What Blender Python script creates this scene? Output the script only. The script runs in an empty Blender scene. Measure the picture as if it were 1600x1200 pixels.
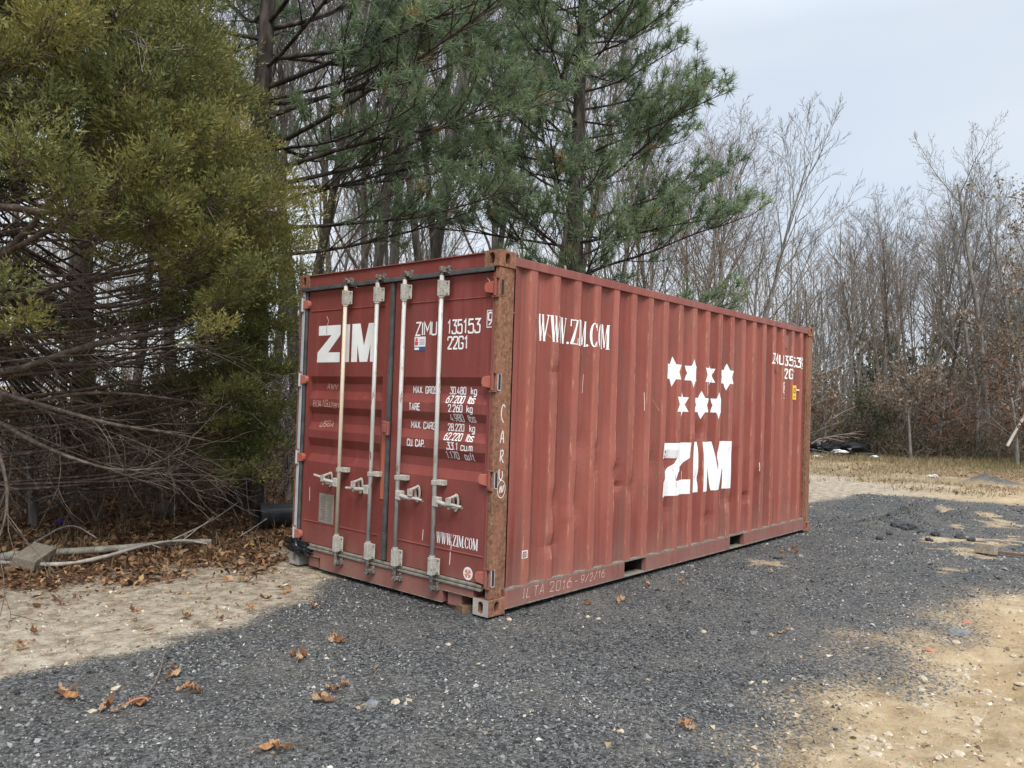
import bpy, bmesh, math, random
import numpy as np
from mathutils import Matrix, Vector
from mathutils.geometry import tessellate_polygon

random.seed(11)
rng = np.random.default_rng(11)
SC = bpy.context.scene
COL = SC.collection
PI = math.pi

# ------------------------------------------------------------------ camera
CAM = np.array([-4.106, -3.716, 1.518])
FPX, YAW, PITCH, ROLL = 1231.7, 0.714903, 0.022138, 0.03338
_d = np.array([math.cos(YAW)*math.cos(PITCH), math.sin(YAW)*math.cos(PITCH), math.sin(PITCH)])
_r = np.array([math.sin(YAW), -math.cos(YAW), 0.0])
_u = np.cross(_r, _d)
CR = _r*math.cos(ROLL)+_u*math.sin(ROLL)
CU = -_r*math.sin(ROLL)+_u*math.cos(ROLL)
CD = _d
cam_data = bpy.data.cameras.new('camera')
cam = bpy.data.objects.new('camera', cam_data)
COL.objects.link(cam)
cam.matrix_world = Matrix(((CR[0], CU[0], -CD[0], CAM[0]), (CR[1], CU[1], -CD[1], CAM[1]),
                           (CR[2], CU[2], -CD[2], CAM[2]), (0, 0, 0, 1)))
cam_data.sensor_fit = 'HORIZONTAL'
cam_data.sensor_width = 36.0
cam_data.lens = FPX/1600*36
cam_data.clip_start = 0.05
cam_data.clip_end = 2000
SC.camera = cam
SC.render.resolution_x, SC.render.resolution_y = 1024, 768

# ------------------------------------------------------------------ light
SUN_EL, SUN_AZ = math.radians(52), math.radians(232)      # azimuth of the direction TOWARDS the sun, from +X
world = bpy.data.worlds.new('World')
SC.world = world
world.use_nodes = True
wn, wl = world.node_tree.nodes, world.node_tree.links
for n in list(wn): wn.remove(n)
wo = wn.new('ShaderNodeOutputWorld'); bg = wn.new('ShaderNodeBackground')
sky = wn.new('ShaderNodeTexSky'); sky.sky_type = 'NISHITA'; sky.sun_disc = False
sky.sun_elevation = SUN_EL
sky.sun_rotation = math.radians(90) - SUN_AZ
sky.air_density = 1.0; sky.dust_density = 2.0; sky.ozone_density = 1.0
bg.inputs['Strength'].default_value = 0.10
tc = wn.new('ShaderNodeTexCoord')
mp = wn.new('ShaderNodeMapping'); mp.inputs['Scale'].default_value = (1.0, 1.0, 3.2)
mp.inputs['Rotation'].default_value = (0.3, 0.2, 0.4)
ns = wn.new('ShaderNodeTexNoise'); ns.inputs['Scale'].default_value = 1.5; ns.inputs['Detail'].default_value = 4; ns.inputs['Roughness'].default_value = 0.45
rp = wn.new('ShaderNodeValToRGB')
rp.color_ramp.elements[0].position = 0.36; rp.color_ramp.elements[0].color = (3.12, 3.46, 3.92, 1)
rp.color_ramp.elements[1].position = 0.64; rp.color_ramp.elements[1].color = (3.72, 3.92, 4.12, 1)
# overcast layer: brighter towards the zenith
sx = wn.new('ShaderNodeSeparateXYZ')
mr = wn.new('ShaderNodeMapRange'); mr.inputs['From Min'].default_value = 0.42; mr.inputs['From Max'].default_value = 1.0
mr.inputs['To Min'].default_value = 1.0; mr.inputs['To Max'].default_value = 3.5
vm = wn.new('ShaderNodeVectorMath'); vm.operation = 'SCALE'
mx = wn.new('ShaderNodeMix'); mx.data_type = 'RGBA'; mx.inputs['Factor'].default_value = 0.9
wl.new(tc.outputs['Generated'], mp.inputs['Vector']); wl.new(mp.outputs['Vector'], ns.inputs['Vector'])
wl.new(ns.outputs['Fac'], rp.inputs['Fac'])
wl.new(tc.outputs['Generated'], sx.inputs[0]); wl.new(sx.outputs['Z'], mr.inputs['Value'])
wl.new(rp.outputs['Color'], vm.inputs[0]); wl.new(mr.outputs['Result'], vm.inputs['Scale'])
wl.new(sky.outputs['Color'], mx.inputs['A']); wl.new(vm.outputs['Vector'], mx.inputs['B'])
wl.new(mx.outputs['Result'], bg.inputs['Color']); wl.new(bg.outputs['Background'], wo.inputs['Surface'])
sun_data = bpy.data.lights.new('sun', 'SUN'); sun_data.energy = 1.5; sun_data.angle = math.radians(30); sun_data.color = (1, 0.96, 0.9)
sun = bpy.data.objects.new('sun', sun_data); COL.objects.link(sun)
_s = Vector((math.cos(SUN_EL)*math.cos(SUN_AZ), math.cos(SUN_EL)*math.sin(SUN_AZ), math.sin(SUN_EL)))
sun.rotation_euler = _s.to_track_quat('Z', 'Y').to_euler()
SC.view_settings.view_transform = 'Standard'
SC.view_settings.look = 'None'
SC.view_settings.exposure = 1.2
SC.view_settings.gamma = 1.0
SC.view_settings.use_curve_mapping = False
SC.cycles.max_bounces = 6
SC.cycles.diffuse_bounces = 3
SC.cycles.transparent_max_bounces = 8

# ------------------------------------------------------------------ helpers
def P(u, v, dist):
    """world point seen at photo pixel (u, v), at horizontal distance dist from the camera"""
    k = CD + CR*(u-800)/FPX + CU*(600-v)/FPX
    return CAM + k*dist/math.hypot(k[0], k[1])

def G(u, v, z=0.0):
    k = CD + CR*(u-800)/FPX + CU*(600-v)/FPX
    t = (z-CAM[2])/k[2]
    return CAM + k*t

def to_px(pts):
    q = np.asarray(pts)-CAM
    z = q@CD
    zz = np.where(np.abs(z) < 1e-6, 1e-6, z)
    return 800+FPX*(q@CR)/zz, 600-FPX*(q@CU)/zz, z

def inside(poly, x, y):
    x = np.asarray(x, float); y = np.asarray(y, float)
    r = np.zeros(x.shape, bool)
    n = len(poly)
    for i in range(n):
        x0, y0 = poly[i]; x1, y1 = poly[(i+1) % n]
        if y0 == y1: continue
        c = ((y0 > y) != (y1 > y)) & (x < (x1-x0)*(y-y0)/(y1-y0)+x0)
        r ^= c
    return r

def poly_dist(poly, x, y, closed=True):
    """signed distance, positive inside"""
    d = np.full(np.shape(x), 1e9)
    n = len(poly)
    for i in range(n if closed else n-1):
        ax, ay = poly[i]; bx, by = poly[(i+1) % n]
        vx, vy = bx-ax, by-ay
        t = np.clip(((x-ax)*vx+(y-ay)*vy)/(vx*vx+vy*vy), 0, 1)
        d = np.minimum(d, np.hypot(x-ax-t*vx, y-ay-t*vy))
    if closed: d = np.where(inside(poly, x, y), d, -d)
    return d

_lat = rng.random((64, 64))
def vnoise(x, y, s):
    x = np.asarray(x)*s; y = np.asarray(y)*s
    xi = np.floor(x).astype(int); yi = np.floor(y).astype(int)
    fx = x-xi; fy = y-yi; fx = fx*fx*(3-2*fx); fy = fy*fy*(3-2*fy)
    g = lambda a, b: _lat[a % 64, b % 64]
    return (g(xi, yi)*(1-fx)+g(xi+1, yi)*fx)*(1-fy)+(g(xi, yi+1)*(1-fx)+g(xi+1, yi+1)*fx)*fy

def setp(o, label=None, cat=None, group=None, kind=None):
    if label: o['label'] = label
    if cat: o['category'] = cat
    if group: o['group'] = group
    if kind: o['kind'] = kind
    return o

def thing(name, loc, label, cat, group=None):
    o = bpy.data.objects.new(name, None)
    o.empty_display_size = 0.2
    COL.objects.link(o); o.location = loc
    return setp(o, label, cat, group)

def mesh(name, verts, faces, mat, parent=None, smooth=False, attrs=None, mats=None, fmat=None):
    """faces: (n,3)/(n,4) arrays or a python list of index lists"""
    me = bpy.data.meshes.new(name)
    verts = np.asarray(verts, np.float32).reshape(-1, 3)
    if isinstance(faces, np.ndarray):
        k = faces.shape[1]; nf = len(faces)
        me.vertices.add(len(verts)); me.vertices.foreach_set('co', verts.ravel())
        me.loops.add(nf*k); me.loops.foreach_set('vertex_index', faces.astype(np.int32).ravel())
        me.polygons.add(nf)
        me.polygons.foreach_set('loop_start', np.arange(0, nf*k, k, dtype=np.int32))
        me.update(calc_edges=True)
    else:
        me.from_pydata([tuple(map(float, v)) for v in verts], [], faces)
        me.update()
    for m in (mats or [mat]): me.materials.append(m)
    if fmat is not None: me.polygons.foreach_set('material_index', np.asarray(fmat, np.int32))
    me.polygons.foreach_set('use_smooth', np.full(len(me.polygons), smooth))
    for k, a in (attrs or {}).items():
        at = me.attributes.new(k, 'FLOAT', 'POINT')
        at.data.foreach_set('value', np.asarray(a, np.float32))
    o = bpy.data.objects.new(name, me); COL.objects.link(o)
    if parent is not None: o.parent = parent
    return o

def from_bm(name, bm, mat, parent=None, smooth=False, bevel=0.0):
    bmesh.ops.recalc_face_normals(bm, faces=bm.faces)
    me = bpy.data.meshes.new(name); bm.to_mesh(me); bm.free()
    me.materials.append(mat)
    me.polygons.foreach_set('use_smooth', np.full(len(me.polygons), smooth))
    o = bpy.data.objects.new(name, me); COL.objects.link(o)
    if parent is not None: o.parent = parent
    if bevel:
        b = o.modifiers.new('bevel', 'BEVEL'); b.width = bevel; b.segments = 2; b.limit_method = 'ANGLE'; b.angle_limit = math.radians(35)
    return o

def bx(bm, x0, x1, y0, y1, z0, z1):
    v = [bm.verts.new(c) for c in ((x0, y0, z0), (x1, y0, z0), (x1, y1, z0), (x0, y1, z0), (x0, y0, z1), (x1, y0, z1), (x1, y1, z1), (x0, y1, z1))]
    for f in ((0, 3, 2, 1), (4, 5, 6, 7), (0, 1, 5, 4), (1, 2, 6, 5), (2, 3, 7, 6), (3, 0, 4, 7)):
        bm.faces.new([v[i] for i in f])
    return v

def cyl(bm, a, b, r0, r1=None, n=12, cap=True):
    r1 = r0 if r1 is None else r1
    a, b = Vector(a), Vector(b); d = (b-a).normalized()
    s = Vector((0, 0, 1)) if abs(d.z) < 0.9 else Vector((1, 0, 0))
    x = d.cross(s).normalized(); y = d.cross(x)
    A = [bm.verts.new(a+(x*math.cos(2*PI*i/n)+y*math.sin(2*PI*i/n))*r0) for i in range(n)]
    B = [bm.verts.new(b+(x*math.cos(2*PI*i/n)+y*math.sin(2*PI*i/n))*r1) for i in range(n)]
    for i in range(n): bm.faces.new((A[i], A[(i+1) % n], B[(i+1) % n], B[i]))
    if cap: bm.faces.new(A[::-1]); bm.faces.new(B)

def copy_tree(o, parent=None):
    c = o.copy(); COL.objects.link(c); c.parent = parent
    for ch in o.children: copy_tree(ch, c)
    return c

# ---- batches of tubes
class Tubes:
    def __init__(s): s.b = {}
    def add(s, pts, rad, sides=4):
        pts = np.asarray(pts, float)
        s.b.setdefault((len(pts), sides), []).append((pts, np.asarray(rad, float)))
    def build(s):
        V, F, off = [], [], 0
        for (n, k), L in s.b.items():
            p = np.stack([a for a, _ in L]); r = np.stack([a for _, a in L]); N = len(p)
            t = np.empty_like(p); t[:, 1:-1] = p[:, 2:]-p[:, :-2]; t[:, 0] = p[:, 1]-p[:, 0]; t[:, -1] = p[:, -1]-p[:, -2]
            t /= np.linalg.norm(t, axis=2, keepdims=True)+1e-9
            m = t.mean(1); ref = np.where(np.abs(m[:, 2:3]) < 0.85, np.array([[0, 0, 1.0]]), np.array([[1.0, 0.1, 0]]))[:, None, :]
            x = np.cross(t, np.broadcast_to(ref, t.shape)); x /= np.linalg.norm(x, axis=2, keepdims=True)+1e-9
            y = np.cross(t, x)
            a = np.arange(k)*2*PI/k
            ring = p[:, :, None, :]+r[:, :, None, None]*(x[:, :, None, :]*np.cos(a)[None, None, :, None]+y[:, :, None, :]*np.sin(a)[None, None, :, None])
            V.append(ring.reshape(-1, 3))
            i = np.arange(n-1)[:, None]*k; j = np.arange(k)[None, :]; j2 = (j+1) % k
            q = np.stack([i+j, i+j2, i+k+j2, i+k+j], -1).reshape(-1, 4)
            F.append((q[None]+(off+np.arange(N)*n*k)[:, None, None]).reshape(-1, 4))
            off += N*n*k
        return np.concatenate(V), np.concatenate(F)

def unit(v): return v/(np.linalg.norm(v)+1e-9)

def wobble(p0, d, L, n, w, up=0.0):
    """polyline of n points from p0 along d, wandering by w and bending upward by up"""
    pts = [np.array(p0, float)]; d = unit(np.array(d, float))
    for i in range(n-1):
        d = unit(d+rng.normal(0, w, 3)+np.array([0, 0, up]))
        pts.append(pts[-1]+d*L/(n-1))
    return np.array(pts)

def along(pts, t):
    n = len(pts)-1; f = min(max(t, 0), 0.999)*n; i = int(f)
    return pts[i]+(pts[i+1]-pts[i])*(f-i), unit(pts[i+1]-pts[i])

def side_dir(d, ang, az):
    ref = np.array([0, 0, 1.0]) if abs(d[2]) < 0.9 else np.array([1.0, 0, 0])
    x = unit(np.cross(d, ref)); y = np.cross(d, x)
    return d*math.cos(ang)+(x*math.cos(az)+y*math.sin(az))*math.sin(ang)

# ------------------------------------------------------------------ materials
class Mat:
    def __init__(s, name, color=(.5, .5, .5), rough=.7, metal=0.0, spec=.4):
        s.m = bpy.data.materials.new(name); s.m.use_nodes = True
        s.t = s.m.node_tree; s.N = s.t.nodes; s.L = s.t.links
        s.p = s.N['Principled BSDF']; s.out = s.N['Material Output']
        s.p.inputs['Base Color'].default_value = (*color, 1)
        s.p.inputs['Roughness'].default_value = rough; s.p.inputs['Metallic'].default_value = metal
        s.p.inputs['Specular IOR Level'].default_value = spec
        s._c = None
    def put(s, sock, val):
        if val is None: return
        if isinstance(val, bpy.types.NodeSocket): s.L.new(val, sock)
        elif isinstance(val, (tuple, list)) and len(val) == 3 and sock.type == 'RGBA': sock.default_value = (*val, 1)
        else: sock.default_value = val
    def coord(s, sc=(1, 1, 1)):
        if s._c is None: s._c = s.N.new('ShaderNodeTexCoord')
        m = s.N.new('ShaderNodeMapping'); m.inputs['Scale'].default_value = sc
        s.L.new(s._c.outputs['Object'], m.inputs['Vector']); return m.outputs['Vector']
    def noise(s, scale, detail=3, sc=(1, 1, 1), rough=.55, dist=0.0, color=False):
        n = s.N.new('ShaderNodeTexNoise'); n.inputs['Scale'].default_value = scale; n.inputs['Detail'].default_value = detail
        n.inputs['Roughness'].default_value = rough; n.inputs['Distortion'].default_value = dist
        s.L.new(s.coord(sc), n.inputs['Vector']); return n.outputs['Color' if color else 'Fac']
    def vor(s, scale, out='Distance', feature='F1', sc=(1, 1, 1)):
        n = s.N.new('ShaderNodeTexVoronoi'); n.feature = feature; n.inputs['Scale'].default_value = scale
        s.L.new(s.coord(sc), n.inputs['Vector']); return n.outputs[out]
    def ramp(s, fac, stops):
        n = s.N.new('ShaderNodeValToRGB'); e = n.color_ramp.elements
        while len(e) < len(stops): e.new(0.5)
        for x, (pos, c) in zip(e, stops):
            x.position = pos; x.color = (c, c, c, 1) if isinstance(c, (int, float)) else (*c, 1)
        s.L.new(fac, n.inputs['Fac']); return n.outputs['Color']
    def mix(s, fac, a, b, mode='MIX'):
        n = s.N.new('ShaderNodeMix'); n.data_type = 'RGBA'; n.blend_type = mode
        s.put(n.inputs['Factor'], fac); s.put(n.inputs['A'], a); s.put(n.inputs['B'], b); return n.outputs['Result']
    def math(s, op, a, b=0.0, clamp=False):
        n = s.N.new('ShaderNodeMath'); n.operation = op; n.use_clamp = clamp
        s.put(n.inputs[0], a); s.put(n.inputs[1], b); return n.outputs[0]
    def attr(s, name):
        n = s.N.new('ShaderNodeAttribute'); n.attribute_name = name; return n.outputs['Fac']
    def xyz(s):
        n = s.N.new('ShaderNodeSeparateXYZ'); s.L.new(s.coord(), n.inputs[0]); return n.outputs
    def color(s, c): s.put(s.p.inputs['Base Color'], c); return s
    def rough(s, r): s.put(s.p.inputs['Roughness'], r); return s
    def bump(s, h, strength=.5, dist=.01, prev=None):
        n = s.N.new('ShaderNodeBump'); n.inputs['Strength'].default_value = strength; n.inputs['Distance'].default_value = dist
        s.L.new(h, n.inputs['Height'])
        if prev is not None: s.L.new(prev, n.inputs['Normal'])
        s.L.new(n.outputs['Normal'], s.p.inputs['Normal']); return n.outputs['Normal']
    def translucent(s, col, fac=.3):
        t = s.N.new('ShaderNodeBsdfTranslucent'); s.put(t.inputs['Color'], col)
        m = s.N.new('ShaderNodeMixShader'); m.inputs['Fac'].default_value = fac
        s.L.new(s.p.outputs[0], m.inputs[1]); s.L.new(t.outputs[0], m.inputs[2]); s.L.new(m.outputs[0], s.out.inputs['Surface'])

RED, RED_F = (.185, .040, .031), (.265, .078, .058)
def paint(name, base=RED, fade=RED_F, rust=0.0, side=False, dirt=0.35):
    m = Mat(name, rough=.5, spec=.35)
    big = m.noise(1.6, 4, (1, 1, .35)); streak = m.noise(9, 4, (1, 1, .06), dist=.4)
    c = m.mix(m.ramp(big, [(.35, 0.0), (.7, 1.0)]), base, fade)
    c = m.mix(m.ramp(streak, [(.5, 0.0), (.75, .55)]), c, tuple(min(1, x*1.25+.02) for x in fade))
    c = m.mix(m.ramp(m.noise(5, 5, (1, 1, .2)), [(.52, 0.0), (.70, dirt)]), c, (.12, .075, .06))
    # dust carried up from the ground
    z = m.xyz()['Z']
    dust = m.math('MULTIPLY', m.ramp(m.math('DIVIDE', z, 1.0), [(.05, .55), (.45, 0.0)]), m.ramp(m.noise(4, 4), [(.3, .3), (.7, 1.0)]))
    c = m.mix(dust, c, (.25, .17, .14))
    r_ = m.ramp(m.noise(38, 6, (1, 1, .6), rough=.7), [(.64-rust*.22, 0.0), (.69-rust*.2, 1.0)])
    patch = m.ramp(m.noise(3.0, 4, (1, 1, .5)), [(.5-rust*.4, 0.0), (.72-rust*.3, 1.0)])
    rm = m.math('MULTIPLY', r_, patch, True)
    rustc = m.ramp(m.noise(60, 4), [(.3, (.07, .032, .02)), (.5, (.19, .085, .04)), (.7, (.36, .16, .07))])
    c = m.mix(rm, c, rustc)
    if side:      # outer ribs sun-bleached and brightened by painted-in skylight, and rub marks on their edges
        fo = m.math('FRACT', m.math('DIVIDE', m.math('SUBTRACT', m.xyz()['X'], .37), .278))
        ob = m.ramp(fo, [(.0, .75), (.24, .75), (.29, 0.0), (.93, 0.0), (1.0, .75)])
        c = m.mix(m.math('MULTIPLY', ob, m.ramp(m.noise(3, 5, (1, 1, .3)), [(.35, .45), (.6, 1.0)])), c, (.36, .115, .088))
    if side:      # rub marks on the edges of the outer ribs
        x = m.xyz()['X']
        f = m.math('FRACT', m.math('DIVIDE', m.math('SUBTRACT', x, .36), .278))
        e1 = m.math('SUBTRACT', 1.0, m.math('MULTIPLY', m.math('ABSOLUTE', m.math('SUBTRACT', f, .04)), 13.0), True)
        e2 = m.math('SUBTRACT', 1.0, m.math('MULTIPLY', m.math('ABSOLUTE', m.math('SUBTRACT', f, .29)), 13.0), True)
        sc1 = m.ramp(m.noise(30, 5, (1, 1, .12), rough=.75), [(.52, 0.0), (.56, 1.0)])
        zz = m.ramp(m.noise(2.3, 2, (1, 1, 1)), [(.30, 0.1), (.48, 1.0)])
        runs = m.math('MULTIPLY', m.ramp(m.noise(16, 5, (1, 1, .035), rough=.7), [(.50, 0.0), (.66, .75)]), m.ramp(m.math('DIVIDE', m.xyz()['Z'], 2.5), [(.45, .15), (1.0, 1.0)]))
        c = m.mix(runs, c, (.13, .052, .04))
        w = m.math('MULTIPLY', m.math('MULTIPLY', m.math('MAXIMUM', e1, e2), sc1), zz, True)
        c = m.mix(w, c, m.ramp(m.noise(50, 3, (1, 1, .3)), [(.35, (.12, .06, .045)), (.5, (.36, .15, .085)), (.7, (.46, .27, .17))]))
    c = m.mix(m.ramp(m.noise(6.5, 5, (1, 1, .8), rough=.6), [(.70, 0.0), (.78, .55)]), c, (.13, .11, .10))
    chips = m.ramp(m.noise(85, 3, (1, 1, .5), rough=.6), [(.74, 0.0), (.77, .8)])
    c = m.mix(chips, c, (.55, .42, .36))
    m.color(c)
    m.rough(m.ramp(m.noise(12, 4), [(.3, .42), (.7, .68)]))
    n1 = m.bump(m.noise(5, 3), .25, .02)
    m.bump(m.noise(70, 4), .15, .004, n1)
    return m.m

M_SIDE = paint('red_side_paint', rust=.20, side=True, dirt=.5)
M_DOOR = paint('red_door_paint', rust=.10, base=(.175, .036, .030), fade=(.215, .054, .045), dirt=.2)
M_FRAME = paint('red_frame_paint', base=(.20, .055, .048), fade=(.26, .09, .075), rust=.3)
M_HINGE = paint('pink_hinge_paint', base=(.36, .09, .06), fade=(.42, .15, .11), rust=.1, dirt=.1)

def rusty(name, a=.5):
    m = Mat(name, rough=.85, spec=.2)
    n = m.noise(34, 9, (1, 1, .9), rough=.85)
    c = m.ramp(n, [(.30, (.05, .026, .02)), (.43, (.14, .06, .038)), (.54, (.26, .135, .08)), (.66, (.37, .23, .145)), (.78, (.48, .34, .23))])
    fine = m.ramp(m.noise(90, 4, (1, 1, .45)), [(.38, 0.0), (.66, 1.0)])
    c = m.mix(m.math('MULTIPLY', fine, .5), c, (.10, .055, .038))
    c = m.mix(m.ramp(m.noise(120, 4, rough=.8), [(.60, 0.0), (.66, .8)]), c, (.05, .03, .022))
    c = m.mix(m.ramp(m.noise(45, 5, (1, 1, .5), rough=.8), [(.63, 0.0), (.67, .8)]), c, (.42, .33, .23))
    pnt = m.ramp(m.noise(5, 6, (1.3, 1, .4), rough=.7), [(.46, 0.0), (.56, a)])
    c = m.mix(pnt, c, (.30, .13, .09))
    m.color(c)
    m.bump(m.noise(60, 6, (1, 1, .4)), .5, .006)
    return m.m
M_RUST = rusty('rusted_post_steel')
M_CAST = rusty('rusted_casting_steel', .75)

def simple(name, a, b, scale=20, rough=.6, metal=0.0, sc=(1, 1, 1), bump=.2, spec=.4, extra=None):
    m = Mat(name, rough=rough, metal=metal, spec=spec)
    c = m.mix(m.ramp(m.noise(scale, 5, sc), [(.35, 0.0), (.65, 1.0)]), a, b)
    if extra: c = m.mix(m.ramp(m.noise(scale*2.3, 6, sc, rough=.7), [(extra[1], 0.0), (extra[1]+.06, 1.0)]), c, extra[0])
    m.color(c); m.bump(m.noise(scale*2.5, 4), bump, .004)
    return m.m
M_ROD = simple('galvanised_lock_rod', (.37, .365, .345), (.49, .485, .465), 14, .45, .0, (1, 1, .25), extra=((.22, .14, .09), .57))
M_ROD_T = simple('tan_worn_lock_rod', (.50, .42, .31), (.56, .50, .40), 14, .5, .0, (1, 1, .3), extra=((.28, .15, .08), .60))
M_BRKT = simple('beige_bracket_paint', (.34, .325, .285), (.45, .43, .39), 22, .55, extra=((.16, .11, .08), .57))
M_CAM = simple('greasy_cam_steel', (.10, .085, .075), (.28, .24, .2), 30, .5, extra=((.03, .03, .03), .5))
M_GASK = simple('black_rubber_gasket', (.045, .05, .052), (.085, .09, .092), 10, .6)
M_GREYG = simple('dusty_rubber_gasket', (.13, .12, .10), (.24, .21, .17), 18, .8)
M_GALV = simple('grey_galvanised_strip', (.40, .43, .47), (.50, .53, .57), 8, .4, .1)
M_BAREST = simple('bare_grey_casting_steel', (.30, .29, .28), (.42, .40, .37), 12, .5, .1, extra=((.22, .13, .08), .62))
M_DARK = simple('inner_steel_shade', (.02, .015, .012), (.04, .03, .025), 12, .9)  # near-black: shade inside holes and recesses put into the colour
M_PLATE = simple('dull_metal_plate', (.22, .20, .17), (.30, .275, .235), 60, .5, .1, (1, 1, 2))
def white_paint(name, wear=.70):
    m = Mat(name, rough=.55)
    c = m.mix(m.ramp(m.noise(4, 4), [(.35, 0.0), (.7, 1.0)]), (.80, .83, .84), (.72, .72, .70))
    c = m.mix(m.ramp(m.noise(26, 6, (1, 1, .5), rough=.7), [(wear, 0.0), (wear+.04, 1.0)]), c, (.23, .10, .07))
    m.color(c); return m.m
M_WHITE = white_paint('white_stencil_paint')
M_CHALK = simple('pale_chalk_marker', (.62, .52, .48), (.72, .66, .62), 40, .8)
M_CHALK2 = simple('faint_chalk_marker', (.42, .22, .19), (.60, .45, .40), 40, .8)
M_STICK_W = simple('white_sticker', (.75, .76, .78), (.7, .7, .72), 8, .4)
M_STICK_B = simple('navy_print', (.04, .07, .16), (.05, .09, .2), 8, .4)
M_STICK_R = simple('red_print', (.6, .06, .07), (.5, .09, .08), 8, .4)
M_STICK_O = simple('orange_print', (.62, .20, .10), (.55, .25, .14), 8, .4)
M_YELLOW = simple('yellow_placard', (.80, .50, .02), (.75, .45, .03), 8, .4)
M_SCR1 = simple('orange_rust_scrape', (.30, .12, .06), (.42, .20, .11), 30, .8)
M_SCR2 = simple('brown_scrape', (.10, .045, .035), (.15, .07, .05), 30, .8)
M_BLACK = simple('black_print', (.02, .02, .02), (.03, .03, .03), 8, .4)
M_SCRATCH = simple('orange_scuffed_primer', (.42, .13, .07), (.36, .10, .06), 9, .6, sc=(1, 1, .3))

# ------------------------------------------------------------------ ground
GRAVEL = [(-9, .5), (-2.73, .85), (-2.42, .87), (-1.97, .97), (-1.51, .99), (-.93, 1.19), (-.48, 1.29), (-.09, 1.66), (3, 1.9), (6.5, 1.3),
          (9.15, 1.13), (11.48, .97), (11.93, 0), (12.21, -1.47), (13, -5), (8, -4.2), (5.2, -3.1), (3.82, -2.64), (2.62, -2.23), (1.72, -2.25),
          (1.02, -2.30), (-.11, -2.40), (-.75, -2.52), (-1.45, -3.3), (-2.3, -8), (-9, -8)]
SAND_SPOTS = [(-1.64, -.66, .09), (3.58, -.37, .22), (6.2, -1.75, .35), (7.3, -1.9, .35), (6.6, -1.35, .2), (8.8, -1.6, .5), (9.9, -1.0, .4), (7.9, -2.6, .6), (4.5, -1.9, .2)]
LITTER = [(-12, 3.4), (-2.6, 2.95), (-1.6, 2.5), (-.96, 2.5), (-.3, 2.6), (.6, 2.75), (3, 3.4), (8, 4.6), (14, 7.5), (24, 12), (28, 30), (-20, 30)]
HEAPS = [(7.9, -.75, .5, .2), (7.1, -.45, .35, .1), (17.2, -.2, .7, .25), (9.2, -1.1, .55, .11), (10.4, -.3, .8, .08), (-1.2, -3.1, .5, .05), (2.3, -3.9, .6, .08)]
def masks(x, y):
    n1 = vnoise(x, y, 3.1)-.5; n2 = vnoise(x+7, y+3, 9.0)-.5; n3 = vnoise(x+1, y+5, .9)-.5
    g = poly_dist(GRAVEL, x, y)
    wide = np.clip((x+3.0)/3, 0, 1)*np.where(y < 0, 1, .15)
    g = g+n1*(.16+.35*wide)+n2*.12+n3*.35*wide
    g = np.clip(g/(.22+.95*wide)+.5, 0, 1)
    for sx_, sy_, r in SAND_SPOTS:
        d = np.hypot((x-sx_)*.8, (y-sy_)*1.5)+n1*r*2.4+n2*r*1.8
        g = g*np.clip((d-r*.2)/(r*1.1), .36, 1)
    g = np.maximum(g, np.clip(1.6-np.hypot(x-17.2, y+.2)/.6, 0, 1))
    l = np.clip((poly_dist(LITTER, x, y)+n1*.8+n2*.45)/.75+.35, 0, 1)
    dist = np.hypot(x-CAM[0], y-CAM[1])
    gr = np.clip((x-13.0+n3*5+n1*1.5)/4, 0, 1)*np.clip((y+30)/5, 0, 1)*(1-l)
    return g, l, gr
def height(x, y):
    h = .022*(vnoise(x, y, .8)-.5)+.014*(vnoise(x+3, y, 2.3)-.5)+.010*(vnoise(x, y+9, 6.0)-.5)
    for hx, hy, r, a in HEAPS:
        h = h+a*np.exp(-((x-hx)**2+((y-hy)*1.1)**2)/(r*r*.5))*(0.3+1.0*vnoise(x, y, 5)+.5*vnoise(x, y, 12))
    # wheel rut / scrape in the near gravel and lumpy soil on the right
    rx = np.clip((x+3)/1.0, 0, 1)*np.clip((-1.4-x)/.6, 0, 1)
    h = h-.035*np.exp(-((y-.25-.2*(x+2))**2)/.03)*rx
    soil = np.clip((-2.2-y)/.6, 0, 1)*np.clip((x+1.2)/.6, 0, 1)*np.clip((20-x)/5, 0, 1)
    h = h+soil*(.09*(vnoise(x, y+2, 1.7)-.45)+.06*(vnoise(x, y, 4.3)-.5)+.035*(vnoise(x, y, 10.0)-.5))
    ctr = np.clip(1-np.maximum(np.maximum(-.4-x, x-6.4), np.maximum(-.4-y, y-2.8))/.5, 0, 1)
    h = h*(1-.8*ctr)-.014*ctr
    far = np.clip((np.hypot(x, y)-18)/20, 0, 1)
    h = h+far*.12*(vnoise(x, y, .25)-.3)
    return h
def grow_axis(a, b, step, lim, f=1.13):
    c = list(np.arange(a, b, step)); s = step; v = c[-1]
    while v < lim: s = min(s*f, 60); v += s; c.append(v)
    s = step; v = c[0]; pre = []
    while v > -lim: s = min(s*f, 60); v -= s; pre.append(v)
    return np.array(pre[::-1]+c)
gx = grow_axis(-4.5, 8.5, .055, 900); gy = grow_axis(-4.6, 4.4, .055, 900)
X, Y = np.meshgrid(gx, gy, indexing='ij'); X = X.ravel(); Y = Y.ravel()
gm, lm, grm = masks(X, Y)
Zg = height(X, Y)+.006*gm*(rng.random(len(X))-.5)
nx, ny = len(gx), len(gy)
ii = (np.arange(nx-1)[:, None]*ny+np.arange(ny-1)[None, :]).ravel()
GF = np.stack([ii, ii+ny, ii+ny+1, ii+1], 1)
m = Mat('ground_soil_and_gravel', rough=.95, spec=.15)
A_g, A_l, A_r = m.attr('gravel'), m.attr('litter'), m.attr('grassy')
fine = m.noise(45, 5, rough=.7)
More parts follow.
